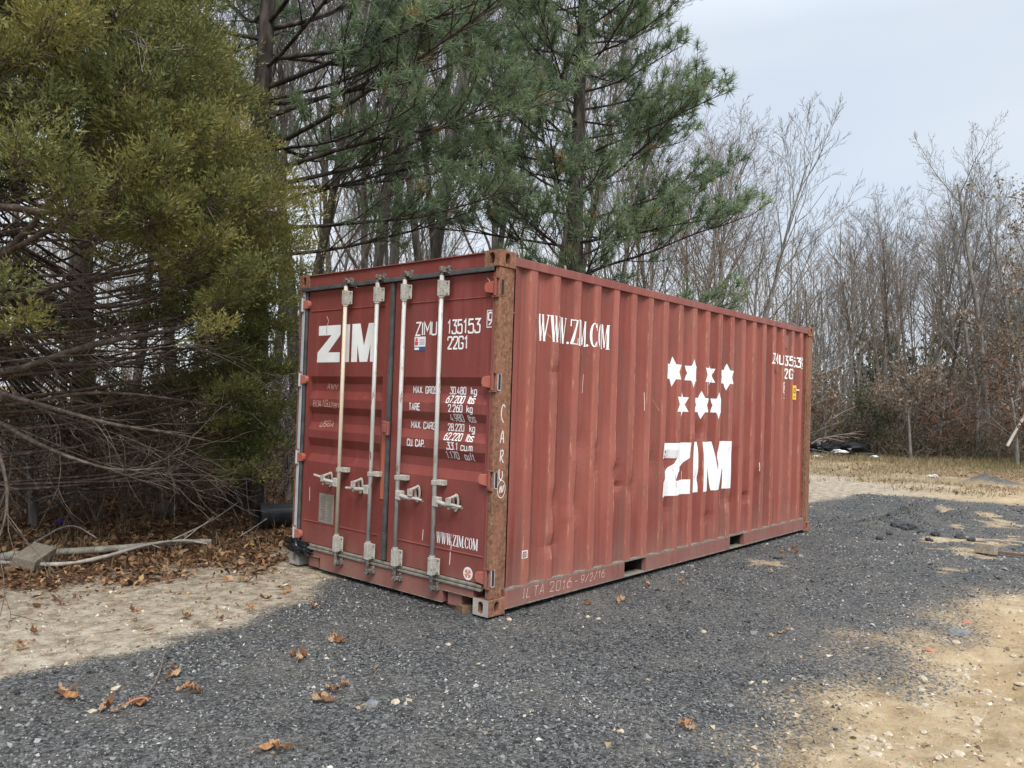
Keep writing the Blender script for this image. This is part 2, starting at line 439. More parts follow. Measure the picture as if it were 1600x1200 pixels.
def edge(a, amt=1.1): return m.ramp(m.math('ADD', a, m.math('MULTIPLY', m.math('SUBTRACT', fine, .5), amt*2)), [(.32, 0.0), (.68, 1.0)])
xx = m.xyz()
left = m.ramp(m.math('ADD', m.math('MULTIPLY', xx['Y'], .3), .55), [(.2, 0.0), (.8, 1.0)])
sandR = m.ramp(m.noise(3.2, 9, rough=.75), [(.3, (.17, .12, .065)), (.46, (.33, .245, .145)), (.58, (.43, .335, .215)), (.72, (.52, .44, .32))])
sandL = m.ramp(m.noise(7, 8, rough=.8), [(.34, (.11, .085, .06)), (.46, (.27, .22, .16)), (.58, (.42, .365, .285)), (.7, (.50, .45, .37))])
sand = m.mix(left, sandR, sandL)
clay = m.ramp(m.noise(.9, 3), [(.56, 0.0), (.68, .6)])
sand = m.mix(m.math('MULTIPLY', clay, m.math('SUBTRACT', 1.0, left)), sand, (.38, .27, .155))
peb = m.vor(70, 'Color'); pd = m.vor(70, 'Distance')
pebv = m.math('MULTIPLY', m.ramp(m.vor(22, 'Distance'), [(.13, .5), (.2, 0.0)]), .9)
sand = m.mix(pebv, sand, m.mix(.5, peb, (.3, .26, .2), 'MULTIPLY'))
gcol = m.ramp(peb, [(.15, (.030, .030, .030)), (.5, (.085, .085, .084)), (.78, (.15, .149, .146)), (.93, (.23, .225, .215))])
gcol = m.mix(m.ramp(m.noise(1.5, 6, rough=.7), [(.45, 0.0), (.70, .55)]), gcol, (.17, .155, .13))
lit = m.ramp(m.vor(32, 'Color'), [(.1, (.035, .020, .012)), (.4, (.10, .055, .03)), (.65, (.19, .11, .065)), (.9, (.30, .20, .12))])
gras = m.ramp(m.noise(1.0, 6, rough=.7), [(.35, (.15, .13, .065)), (.5, (.25, .19, .115)), (.66, (.38, .30, .20))])
c = m.mix(edge(A_r), sand, gras)
c = m.mix(edge(A_l), c, lit)
c = m.mix(edge(A_g), c, gcol)
m.color(c)
nb = m.bump(m.math('MULTIPLY', m.math('SUBTRACT', 1.0, pd), A_g), 1.0, .014)
nb = m.bump(m.noise(9, 7, rough=.75), .8, .04, nb)
m.bump(m.noise(30, 6, rough=.7), .8, .014, nb)
M_GROUND = m.m
ground = mesh('ground', np.stack([X, Y, Zg], 1), GF, M_GROUND, smooth=True, attrs={'gravel': gm, 'litter': lm, 'grassy': grm})
setp(ground, kind='structure')

# ---- loose stones, joined (nobody could count them)
def stone_cloud(xy, size, rnd):
    n = len(xy)
    o = np.array([(1, 0, 0), (-1, 0, 0), (0, 1, 0), (0, -1, 0), (0, 0, 1), (0, 0, -1)], float)
    f = np.array([(0, 2, 4), (2, 1, 4), (1, 3, 4), (3, 0, 4), (2, 0, 5), (1, 2, 5), (3, 1, 5), (0, 3, 5)])
    a = rng.random(n)*2*PI; ca, sa = np.cos(a), np.sin(a)
    s = size[:, None]*np.stack([rng.uniform(.6, 1.2, n), rng.uniform(.5, 1.0, n), rng.uniform(.35, .8, n)], 1)
    v = o[None]*s[:, None]*rng.uniform(.6, 1.15, (n, 6, 1))+rng.normal(0, .22, (n, 6, 3))*size[:, None, None]
    t = rng.normal(0, .5, (n, 1))
    vx = v[..., 0]*np.cos(t)-v[..., 2]*np.sin(t); vz = v[..., 0]*np.sin(t)+v[..., 2]*np.cos(t)
    x = vx*ca[:, None]-v[..., 1]*sa[:, None]; y = vx*sa[:, None]+v[..., 1]*ca[:, None]
    z0 = height(xy[:, 0], xy[:, 1])+size*.12
    V = np.stack([x+xy[:, :1], y+xy[:, 1:], vz+z0[:, None]], -1).reshape(-1, 3)
    F = (f[None]+(np.arange(n)*6)[:, None, None]).reshape(-1, 3)
    return V, F, np.repeat(rnd, 6)
def sample_ground(n, dmin, dmax, pw, aspan=(-.72, .72)):
    """points on the ground in a sector ahead of the camera, density ~ dist**-pw per area"""
    a = YAW+rng.uniform(aspan[0], aspan[1], n)
    u_ = rng.random(n); e = 2-pw
    d = (dmin**e+u_*(dmax**e-dmin**e))**(1/e) if abs(e) > 1e-3 else dmin*(dmax/dmin)**u_
    return np.stack([CAM[0]+np.cos(a)*d, CAM[1]+np.sin(a)*d], 1), d
def in_container(xy, pad=0.0): return (xy[:, 0] > -pad) & (xy[:, 0] < 6.058+pad) & (xy[:, 1] > -pad) & (xy[:, 1] < 2.438+pad)
xy, dd = sample_ground(150000, 1.9, 17, 1.75)
g_, l_, r_ = masks(xy[:, 0], xy[:, 1])
fin = vnoise(xy[:, 0]+2, xy[:, 1]*1.4, 1.3)*.6+vnoise(xy[:, 0], xy[:, 1]+6, 5.0)*.4
keep = (rng.random(len(xy)) < np.clip(g_*1.25-.05, 0, 1)**1.8*np.clip(.25+(fin-.3)*4, .3, 1)) & ~in_container(xy, -.25)
xy, dd = xy[keep], dd[keep]
sz = rng.lognormal(math.log(.0056), .46, len(xy))*(1+np.clip(dd-4, 0, 10)*.10)
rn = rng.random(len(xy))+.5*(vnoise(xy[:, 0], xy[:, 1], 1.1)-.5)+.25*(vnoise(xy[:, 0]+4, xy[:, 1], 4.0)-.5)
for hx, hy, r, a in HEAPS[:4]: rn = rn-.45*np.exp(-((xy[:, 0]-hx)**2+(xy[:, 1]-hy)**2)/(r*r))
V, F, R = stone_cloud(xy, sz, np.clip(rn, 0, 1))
m = Mat('crushed_dark_gravel', rough=.8, spec=.3)
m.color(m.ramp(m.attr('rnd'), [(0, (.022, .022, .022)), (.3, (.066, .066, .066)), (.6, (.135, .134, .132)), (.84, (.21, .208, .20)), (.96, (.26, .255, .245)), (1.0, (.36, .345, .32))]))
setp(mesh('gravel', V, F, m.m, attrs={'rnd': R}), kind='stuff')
xy, dd = sample_ground(42000, 1.9, 15, 1.4)
g_, l_, r_ = masks(xy[:, 0], xy[:, 1])
keep = (rng.random(len(xy)) < (.04+.96*(1-g_))*(1-l_)*.9) & ~in_container(xy)
xy, dd = xy[keep], dd[keep]
sz = np.minimum(rng.lognormal(math.log(.0068), .62, len(xy)), .022)
V, F, R = stone_cloud(xy, sz, rng.random(len(xy)))
m = Mat('pale_pebbles', rough=.85, spec=.2)
m.color(m.ramp(m.attr('rnd'), [(0, (.14, .10, .065)), (.4, (.30, .225, .145)), (.75, (.42, .335, .235)), (.93, (.48, .41, .32)), (1.0, (.56, .51, .44))]))
setp(mesh('pebbles', V, F, m.m, attrs={'rnd': R}), kind='stuff')

# ------------------------------------------------------------------ container
L_, W_, H_ = 6.058, 2.438, 2.591
cont = thing('shipping_container', (0, 0, 0), 'weathered red steel shipping container with white lettering standing on dark gravel', 'shipping container')
def part(name, bm, mat, parent=None, **k): return from_bm(name, bm, mat, parent or cont, **k)

def face_with_hole(bm, org, eu, ev, w, h, cu, cv, rw, rh, depth, dn):
    """rectangle org..org+w*eu+h*ev with an upright oval hole and a tunnel going along dn"""
    org, eu, ev, dn = map(Vector, (org, eu, ev, dn))
    out = [org, org+eu*w, org+eu*w+ev*h, org+ev*h]
    n = 20; oval = []
    for i in range(n):
        a = 2*PI*i/n; c_, s_ = math.cos(a), math.sin(a)
        oval.append(org+eu*(cu+rw*c_)+ev*(cv+rw*s_+(rh-rw)*(1 if s_ >= 0 else -1)))
    ts = tessellate_polygon([out, oval]); al = [bm.verts.new(p) for p in out+oval]
    for t in ts: bm.faces.new([al[i] for i in t])
    back = [bm.verts.new(p+dn*depth) for p in oval]
    fr = al[4:]
    for i in range(n): bm.faces.new((fr[i], fr[(i+1) % n], back[(i+1) % n], back[i]))
    bm.faces.new(back)
CL, CW, CH = .178, .150, .118
def casting(x0, y0, z0, sx_, sy_, mat, mat2=None):
    """sx_, sy_: which way the outer faces look (-1 or 1)"""
    bm = bmesh.new()
    x1, y1, z1 = x0+CL, y0+CW, z0+CH
    xf = x0 if sx_ < 0 else x1; yf = y0 if sy_ < 0 else y1
    face_with_hole(bm, (xf, y0, z0), (0, 1, 0), (0, 0, 1), CW, CH, CW*.5, CH*.5, .024, .042, .055, (-sx_, 0, 0))
    face_with_hole(bm, (x0, yf, z0), (1, 0, 0), (0, 0, 1), CL, CH, CL*.5, CH*.5, .026, .042, .055, (0, -sy_, 0))
    xb = x1 if sx_ < 0 else x0; yb = y1 if sy_ < 0 else y0
    q = lambda pts: bm.faces.new([bm.verts.new(p) for p in pts])
    q([(xb, y0, z0), (xb, y1, z0), (xb, y1, z1), (xb, y0, z1)]); q([(x0, yb, z0), (x1, yb, z0), (x1, yb, z1), (x0, yb, z1)])
    q([(x0, y0, z1), (x1, y0, z1), (x1, y1, z1), (x0, y1, z1)]); q([(x0, y0, z0), (x1, y0, z0), (x1, y1, z0), (x0, y1, z0)])
    bmesh.ops.remove_doubles(bm, verts=bm.verts, dist=.0005)
    o = part('corner_casting', bm, mat, bevel=.006)
    # hole bottoms near-black: inside shade put into the colour
    for k, fc in enumerate(o.data.polygons): pass
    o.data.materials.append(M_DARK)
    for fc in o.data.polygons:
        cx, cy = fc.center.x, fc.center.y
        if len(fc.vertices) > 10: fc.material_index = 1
    if mat2:      # the end face of this casting has lost its paint
        o.data.materials.append(mat2)
        for fc in o.data.polygons:
            if abs(fc.center.x-xf) < .002: fc.material_index = 2
    return o
for x0, sx_ in ((0, -1), (L_-CL, 1)):
    for y0, sy_ in ((0, -1), (W_-CW, 1)):
        casting(x0, y0, 0, sx_, sy_, M_CAST if sy_ < 0 else M_BAREST, M_BAREST if sx_ < 0 else None)
        casting(x0, y0, H_-CH, sx_, sy_, M_CAST)
# posts: a closed section near the corner with a recessed strip behind it
for x0, x1, xs0, xs1 in ((.012, .150, .150, .188), (L_-.150, L_-.012, L_-.188, L_-.150)):
    for y0, y1, ys in ((.008, .050, .02), (W_-.05, W_-.008, W_-.05)):
        bm = bmesh.new(); bx(bm, x0, x1, y0, y1, CH, H_-CH)
        part('corner_post', bm, M_RUST, bevel=.008)
        bm = bmesh.new(); bx(bm, xs0, xs1, ys, ys+.03, .17, H_-.09)
        part('post_flange', bm, M_RUST if y0 < 1 else M_FRAME)
# ---- corrugated sides
PER, X0 = .278, .370      # the outer flat runs from X0 to X0+.072
def prof(x):
    f = np.mod(np.asarray(x, float)-X0, PER)
    r = np.where(f < .072, 0.0, np.where(f < .140, (f-.072)/.068, np.where(f < .210, 1.0, (PER-f)/.068)))
    x = np.asarray(x)
    r = np.where((x < .300) & (x >= .0), 0.0, r)
    r = np.where(x > 5.93, 0.0, r)
    return .010+.036*r
dents = [(rng.uniform(.5, 4.6), rng.uniform(.45, 1.35), rng.uniform(.035, .09), rng.uniform(.05, .16), rng.uniform(.004, .016)*rng.choice([1, 1, -.6])) for _ in range(34)]
dents += [(.75, .75, .05, .1, .018), (1.32, 1.0, .05, .1, .02), (1.6, .95, .06, .06, .022), (1.85, .8, .08, .1, .018), (2.2, 1.0, .06, .1, .02), (2.5, 1.0, .05, .08, .02), (.72, .42, .08, .05, .015), (.7, 1.75, .07, .05, .01), (1.65, .82, .06, .04, .02), (4.2, .55, .06, .05, .02), (3.3, .4, .1, .05, .012)]
def dent(x, z):
    d = .004*(vnoise(x*1.0, z*.6+3, 1.6)-.5)
    for a, b, sx_, sz_, am in dents: d = d+1.5*am*np.exp(-((x-a)/sx_)**2-((z-b)/sz_)**2)
    e = np.clip(np.minimum(x-.2, 5.85-x)/.15, 0, 1)*np.clip(np.minimum(z-.2, 2.45-z)/.12, 0, 1)
    return d*e
XB = [.188]
k = 0
while X0+PER*k < 5.9:
    for q in (0, .036, .072, .106, .140, .175, .210, .244): XB.append(X0+PER*k+q)
    k += 1
XB = sorted([x for x in XB if .188 <= x <= 5.868 and not (.19 < x < .300)]+[.300, 5.868]); XB = sorted(set(round(x, 4) for x in XB))
ZB = list(np.linspace(.172, 2.50, 48))
def side_y(x, z): return prof(x)+dent(x, z)
gxx, gzz = np.meshgrid(XB, ZB, indexing='ij'); a_ = gxx.ravel(); b_ = gzz.ravel()
n2 = len(ZB); i_ = (np.arange(len(XB)-1)[:, None]*n2+np.arange(n2-1)[None]).ravel()
SF = np.stack([i_, i_+n2, i_+n2+1, i_+1], 1)
mesh('corrugated_side_panel', np.stack([a_, side_y(a_, b_), b_], 1), SF, M_SIDE, cont)
mesh('corrugated_side_panel', np.stack([a_, W_-prof(a_), b_], 1), SF[:, ::-1], M_SIDE, cont)
# far end panel with vertical corrugation
ys_ = []
y = .05
while y < W_-.05: ys_ += [(y, 0), (y+.072, 0), (y+.1, 1), (y+.2, 1)]; y += .228
ys_ = [p for p in ys_ if p[0] < W_-.05]+[(W_-.05, 0)]
ev = [(L_-.02-.04*d, y, z) for y, d in ys_ for z in (.17, 2.48)]
mesh('end_panel', ev, [[2*i, 2*i+2, 2*i+3, 2*i+1] for i in range(len(ys_)-1)], M_SIDE, cont)
# rails
for y0, y1 in ((.004, .064), (W_-.064, W_-.004)):
    bm = bmesh.new(); bx(bm, CL, L_-CL, y0, y1, 2.497, 2.562); part('top_rail', bm, M_FRAME, bevel=.004)
FP = [(1.742, 2.100), (3.790, 4.137)]
for yy0, s in ((.006, 1), (W_-.006, -1)):
    segs = [(CL, FP[0][0]), (FP[0][1], FP[1][0]), (FP[1][1], L_-CL)]
    Y0, Y1 = sorted((yy0, yy0+s*.045)); Y2, Y3 = sorted((yy0-s*.003, yy0+s*.10)); Y4, Y5 = sorted((yy0+s*.002, yy0+s*.06))
    for a, b in segs:
        bm = bmesh.new(); bx(bm, a, b, Y0, Y1, .036, .158)
        part('bottom_rail', bm, M_FRAME)
    bm = bmesh.new(); bx(bm, CL, L_-CL, Y2, Y3, .028, .036)
    bx(bm, CL, L_-CL, Y4, Y5, .158, .172)
    part('rail_flange', bm, M_GREYG)
    for a, b in FP:
        bm = bmesh.new(); Yp, Yq = sorted((yy0+s*.35, yy0+s*.352)); bx(bm, a-.01, b+.01, Yp, Yq, .036, .158)
        Yp, Yq = sorted((yy0+s*.046, yy0+s*.35))
        bx(bm, a-.012, a-.004, Yp, Yq, .036, .158); bx(bm, b+.004, b+.012, Yp, Yq, .036, .158); bx(bm, a-.004, b+.004, Yp, Yq, .150, .158)
        part('fork_pocket', bm, M_DARK)
        # joint plate beside the pocket
        bm = bmesh.new(); Yp, Yq = sorted((yy0-s*.004, yy0+s*.004)); bx(bm, a-.085, a-.079, Yp, Yq, .037, .157); bx(bm, a-.079, a, Yp+.0015, Yq, .037, .157)
        part('joint_plate', bm, M_FRAME)
# cross members and floor
bm = bmesh.new(); bx(bm, .1, L_-.1, .08, W_-.08, .15, .165)
part('floor_panel', bm, M_DARK)
x = .55
while x < 5.8:
    if not any(a-.1 < x < b+.1 for a, b in FP):
        bm = bmesh.new(); bx(bm, x, x+.045, .06, W_-.06, .04, .149); part('cross_member', bm, M_FRAME)
    x += .3
# roof sheet with shallow corrugation
rv, xr = [], []
x = .12; k = 0
while x < L_-.12: xr.append((x, [0, 0, 1, 1][k % 4])); x += [.1, .03, .1, .03][k % 4]; k += 1
for x, d in xr:
    for y in (.06, W_-.06): rv.append((x, y, 2.566-.012*(1-d)))
mesh('roof_panel', rv, [[2*i, 2*i+2, 2*i+3, 2*i+1] for i in range(len(xr)-1)], M_FRAME, cont)

# ---- door end: header, sill
bm = bmesh.new(); bx(bm, .010, .10, .151, W_-.151, 2.478, 2.574)
part('door_header', bm, M_DOOR, bevel=.004)
bm = bmesh.new(); bx(bm, -.004, .14, .151, W_-.151, 2.5755, 2.5835)
part('roof_lip', bm, M_FRAME)
# sill: notched at both ends
sp = [(.05+.10, .165), (.05+.10, .118), (.46, .118), (.46, .026), (W_-.46, .026), (W_-.46, .118), (W_-.15, .118), (W_-.15, .165)]
bm = bmesh.new()
f0 = [bm.verts.new((.004, y, z)) for y, z in sp]; f1 = [bm.verts.new((.11, y, z)) for y, z in sp]
bm.faces.new(f0); bm.faces.new(f1[::-1])
for i in range(len(sp)): bm.faces.new((f0[i], f0[(i+1) % len(sp)], f1[(i+1) % len(sp)], f1[i]))
part('door_sill', bm, M_FRAME)
bm = bmesh.new(); bx(bm, -.004, .02, .46, W_-.46, .0235, .0255); bx(bm, -.004, .02, .152, .46, .1145, .1175); bx(bm, -.004, .02, W_-.46, W_-.152, .1145, .1175)
part('sill_lip', bm, M_GREYG)
for yq in (.28, W_-.42):
    bm = bmesh.new(); bx(bm, .02, .12, yq, yq+.14, .020, .112); part('sill_bracket', bm, M_FRAME)

# ---- doors
DX = .030      # plane of the door skin; the recesses go inwards from here
ZC = [(1.684, 1.622, 1.556, 1.487), (1.417, 1.353, 1.279, 1.210), (1.142, 1.068, 1.000, .931)]
CD_ = .036
def door_prof(z):
    r = 0.0
    for a, b, c_, d in ZC:
        if d < z < a: r = 1.0 if c_ <= z <= b else ((a-z)/(a-b) if z > b else (z-d)/(c_-d))
    return r*CD_
def door_profA(z): return np.array([door_prof(float(q)) for q in np.ravel(z)]).reshape(np.shape(z))
def make_door(y0, y1, cy0, cy1, dent_top):
    d = thing('container_door', (0, 0, 0), None, None); d.parent = cont
    bm = bmesh.new()
    Z0, Z1 = .215, 2.438
    # skin: flat margins left and right, corrugated middle
    zs = sorted(set([Z0, Z1]+[z for q in ZC for z in q]), reverse=True)
    def q(*pts): bm.faces.new([bm.verts.new(p) for p in pts])
    for a, b in ((y0, cy0), (cy1, y1)): q((DX, a, Z0), (DX, b, Z0), (DX, b, Z1), (DX, a, Z1))
    for i in range(len(zs)-1):
        za, zb = zs[i], zs[i+1]; ra, rb = DX+door_prof(za), DX+door_prof(zb)
        q((ra, cy0, za), (ra, cy1, za), (rb, cy1, zb), (rb, cy0, zb))
    for a, b, c_, e in ZC:
        for yy in (cy0, cy1): q((DX, yy, a), (DX+CD_, yy, b), (DX+CD_, yy, c_), (DX, yy, e))
    # edge returns
    for yy in (y0, y1): q((DX, yy, Z0), (DX+.05, yy, Z0), (DX+.05, yy, Z1), (DX, yy, Z1))
    for zz in (Z0, Z1): q((DX, y0, zz), (DX, y1, zz), (DX+.05, y1, zz), (DX+.05, y0, zz))
    bmesh.ops.remove_doubles(bm, verts=bm.verts, dist=.0004)
    s = part('door_skin', bm, M_DOOR, d)
    # pressed creases at top and bottom of the skin
    for z, h in ((2.262, .007), (.405, .008)):
        bm = bmesh.new()
        v = [(DX-.0005, cy0-.02, z+h), (DX-.007, cy0-.01, z), (DX-.0005, cy0-.02, z-h), (DX-.0005, cy1+.02, z+h), (DX-.007, cy1+.01, z), (DX-.0005, cy1+.02, z-h)]
        vv = [bm.verts.new(p) for p in v]
        bm.faces.new((vv[0], vv[3], vv[4], vv[1])); bm.faces.new((vv[1], vv[4], vv[5], vv[2])); bm.faces.new(vv[:3]); bm.faces.new(vv[3:])
        part('pressed_crease', bm, M_DOOR, d)
    return d
door_r = make_door(.075, 1.135, .105, 1.045, 0)
door_r['label'] = 'right hand door with weights and measures lettering'
door_l = make_door(1.178, 2.318, 1.262, 2.262, 0)
door_l['label'] = 'left hand door with large white company logo'
# gaskets
def gask(y0, y1, z0, z1, mat=M_GASK, x0=.006, x1=.029, nm='door_gasket'):
    bm = bmesh.new(); bx(bm, x0, x1, y0, y1, z0, z1); part(nm, bm, mat, bevel=.006)
gask(.052, 2.385, 2.440, 2.476, x0=-.012, x1=.009)
gask(1.137, 1.175, .218, 2.438, x0=.004)
gask(2.320, 2.352, .218, 2.438)
gask(.0515, .073, .218, 2.438, M_FRAME, .016, .03, 'hinge_edge')
gask(.075, 2.36, .192, .213, M_GREYG, -.004, .028)
gask(.075, 2.36, .168, .189, M_GREYG, -.010, .028)
bm = bmesh.new(); bx(bm, .004, .028, 2.354, W_-.052, .22, 2.468); part('galvanised_strip', bm, M_GALV, bevel=.002)
bm = bmesh.new(); bx(bm, .030, .034, 1.176, 1.236, .70, 1.33)      # scuffed primer showing beside the gap
o = part('scuffed_strip', bm, M_SCRATCH); o.location.x = -.0065
# overlap plate between the doors
bm = bmesh.new(); bx(bm, -.022, .003, 1.118, 1.19, 1.215, 1.325); bx(bm, -.034, -.022, 1.135, 1.172, 1.24, 1.30)
part('overlap_plate', bm, M_FRAME, bevel=.004)

# ---- hinges
for z in (2.325, 1.652, .958, .268):
    for side in (0, 1):
        if side and z < .3: z = .275
        h = thing('hinge', (0, 0, 0), None, None); h.parent = cont
        s = 1 if not side else -1
        yb = .030 if not side else W_-.055
        bm = bmesh.new(); tip = .135 if not side else .145
        y_a, y_b = (.05, .05+.075) if not side else (W_-.05, W_-.05-.095)
        pts = [(y_a, z+.045), (y_b, z+.034), (y_b+s*.012, z+.012), (y_b+s*.012, z-.012), (y_b, z-.034), (y_a, z-.045)]
        a = [bm.verts.new((-.004, y, q)) for y, q in pts]; b = [bm.verts.new((.029, y, q)) for y, q in pts]
        bm.faces.new(a); bm.faces.new(b)
        for i in range(6): bm.faces.new((a[i], a[(i+1) % 6], b[(i+1) % 6], b[i]))
        from_bm('hinge_blade', bm, M_HINGE, h, bevel=.004)
        bm = bmesh.new(); cyl(bm, (.0, yb+.004*s, z-.06), (.0, yb+.004*s, z+.06), .013)
        from_bm('hinge_pin', bm, M_FRAME if not side else M_GALV, h, smooth=False)
        for q0 in (z+.062, z-.072):
            bm = bmesh.new(); bx(bm, -.006, .011, yb-.028, yb+.028, q0, q0+.010); from_bm('hinge_lug', bm, M_RUST, h)
        if not side:      # dark plate on the post's side face, shade of an opening painted in
            bm = bmesh.new(); bx(bm, .030, .058, .0045, .0075, z-.055, z+.055); from_bm('hinge_recess_shade', bm, M_DARK, h)
            bm = bmesh.new(); bx(bm, .025, .030, .003, .0075, z-.055, z+.055); bx(bm, .058, .062, .004, .0075, z-.062, z+.062); bx(bm, .030, .058, .004, .0075, z-.062, z-.055)
            from_bm('hinge_recess_rim', bm, M_GALV if z < 2 else M_RUST, h)

# ---- lock rods with brackets, cams and handles
XR = -.040
def lock_rod(y, mat, hdir, ztop, hz, kz, kind):
    r = thing('lock_rod', (0, 0, 0), None, None); r.parent = cont
    bm = bmesh.new(); cyl(bm, (XR, y, .20), (XR, y, 2.44), .0165, n=16)
    from_bm('rod', bm, mat, r, smooth=True)
    for z0, z1 in ((2.285, 2.405), (.215, .345)):      # long guide brackets
        bm = bmesh.new(); bx(bm, XR-.0225, XR+.0225, y-.022, y+.024, z0, z1)
        bx(bm, XR+.0225, XR+.030, y-.056, y+.024, z0+.004, z1-.004)
        bx(bm, XR-.0225, XR+.0225, y-.0219, y+.0239, z0, z0)if False else None
        o = from_bm('guide_bracket', bm, M_BRKT, r, bevel=.006)
        bm = bmesh.new()
        for zz in (z0+.02, z1-.02):
            cyl(bm, (XR+.0225, y-.042, zz), (XR+.0150, y-.042, zz), .006, n=8)
        from_bm('bracket_bolt', bm, M_CAM, r)
        bm = bmesh.new(); zc = z0-.012 if z0 > 1 else z1+.002
        cyl(bm, (XR, y, zc), (XR, y, zc+.012), .0215, n=16); from_bm('collar', bm, mat, r)
    bm = bmesh.new(); bx(bm, XR-.020, XR+.020, y-.020, y+.020, .880, .916); bx(bm, XR+.020, XR+.068, y-.066, y+.022, .878, .918)
    from_bm('guide_bracket', bm, M_BRKT, r, bevel=.004)
    for zt, s in ((2.475, 1), (.125, -1)):              # cam heads and keepers
        g = bmesh.new(); zz = zt
        cyl(g, (XR, y, 2.40 if s > 0 else .22), (XR, y, zt), .0145, n=12)
        cyl(g, (XR-.018, y-.006, zt+s*.012), (XR+.022, y-.006, zt+s*.012), .022, .019, n=10)
        bx(g, XR-.012, XR+.012, y-.040, y-.010, zt-.014, zt+.016)
        from_bm('locking_cam', g, M_CAM, r, bevel=.003)
        g = bmesh.new(); xa = -.026
        bx(g, xa, .0095, y-.050, y-.036, zt-.022, zt+.040) ; bx(g, xa, .0095, y+.024, y+.036, zt-.018, zt+.036)
        bx(g, .0, .0095, y-.036, y+.024, zt-.018, zt+.038)
        from_bm('cam_keeper', g, M_CAM, r, bevel=.003)
    # handle
    h = hdir
    g = bmesh.new(); bx(g, XR-.024, XR+.024, min(y, y+h*.062), max(y, y+h*.062), hz-.036, hz+.036)
    from_bm('handle_hub', g, M_BRKT, r, bevel=.006)
    T = Tubes()
    if kind == 'bent': pts = [(XR-.012, y+h*.050, hz), (XR-.030, y+h*.12, hz+.006), (XR-.026, y+h*.17, hz+.010), (XR-.012, y+h*.22, hz+.026), (XR-.012, y+h*.33, hz+.038)]
    else: pts = [(XR-.012, y+h*.050, hz), (XR-.020, y+h*.11, hz-.004), (XR-.024, y+h*.16, hz-.008), (XR-.012, y+h*.21, hz-.006), (XR-.010, y+h*.30, hz-.012)]
    T.add(pts, [.015, .017, .016, .012, .011], 8); V, F = T.build()
    mesh('handle', V, F, M_BRKT, r, smooth=True)
    # oval catch around the handle
    yc = y+h*.18; g = bmesh.new()
    N = 18; rings = []
    for i in range(N):
        a = 2*PI*i/N; c_, s_ = math.cos(a), math.sin(a)
        ring = []
        for (rr, xx_) in ((1.0, -.002), (1.0, -.012), (.58, -.012), (.58, -.002)):
            ring.append(g.verts.new((XR+.055+xx_, yc+.030*rr*c_, kz+.066*(rr if rr == 1 else .72)*s_)))
        rings.append(ring)
    for i in range(N):
        A, B = rings[i], rings[(i+1) % N]
        for j in range(3): g.faces.new((A[j], B[j], B[j+1], A[j+1]))
    cyl(g, (XR+.05, yc, kz-.035), (XR-.03, yc, kz-.035), .009, n=8); cyl(g, (XR+.05, yc, kz+.052), (XR-.036, yc, kz+.03), .011, n=8)
    bx(g, XR-.042, XR-.026, yc-.024, yc+.018, kz-.012, kz+.040)
    from_bm('handle_catch', g, M_BRKT, r)
    g = bmesh.new(); cyl(g, (DX-.0008, yc, kz), (DX-.0006, yc, kz), .03, n=14); from_bm('catch_shade_disc', g, M_DARK, r).scale = (1, 1, 1)  # flat dark disc: shade inside the catch painted on the door
lock_rod(.540, M_ROD, -1, 0, .760, .765, 'straight')
lock_rod(.955, M_ROD, -1, 0, .765, .790, 'straight')
lock_rod(1.285, M_ROD, 1, 0, .770, .785, 'straight')
lock_rod(1.700, M_ROD_T, 1, 0, .790, .800, 'bent')

# black crumpled plastic stuffed above the far lower corner
bm = bmesh.new(); bmesh.ops.create_icosphere(bm, subdivisions=4, radius=1)
for v in bm.verts:
    n_ = float(vnoise(v.co.x*2+v.co.z*3+9, v.co.y*2+v.co.z*2+5, 1.6))
    v.co = v.co*(.55+.75*n_)
for v in bm.verts: v.co = Vector((-.006+v.co.x*.045, 2.285+v.co.y*.20, .165+v.co.z*.07+(.015 if v.co.y > 0 else -.01)))
o = from_bm('black_plastic_scrap', bm, simple('shiny_black_plastic', (.008, .009, .011), (.02, .022, .026), 30, .3), None)
setp(o, 'crumpled black plastic stuffed over the lower left corner of the container', 'plastic scrap')

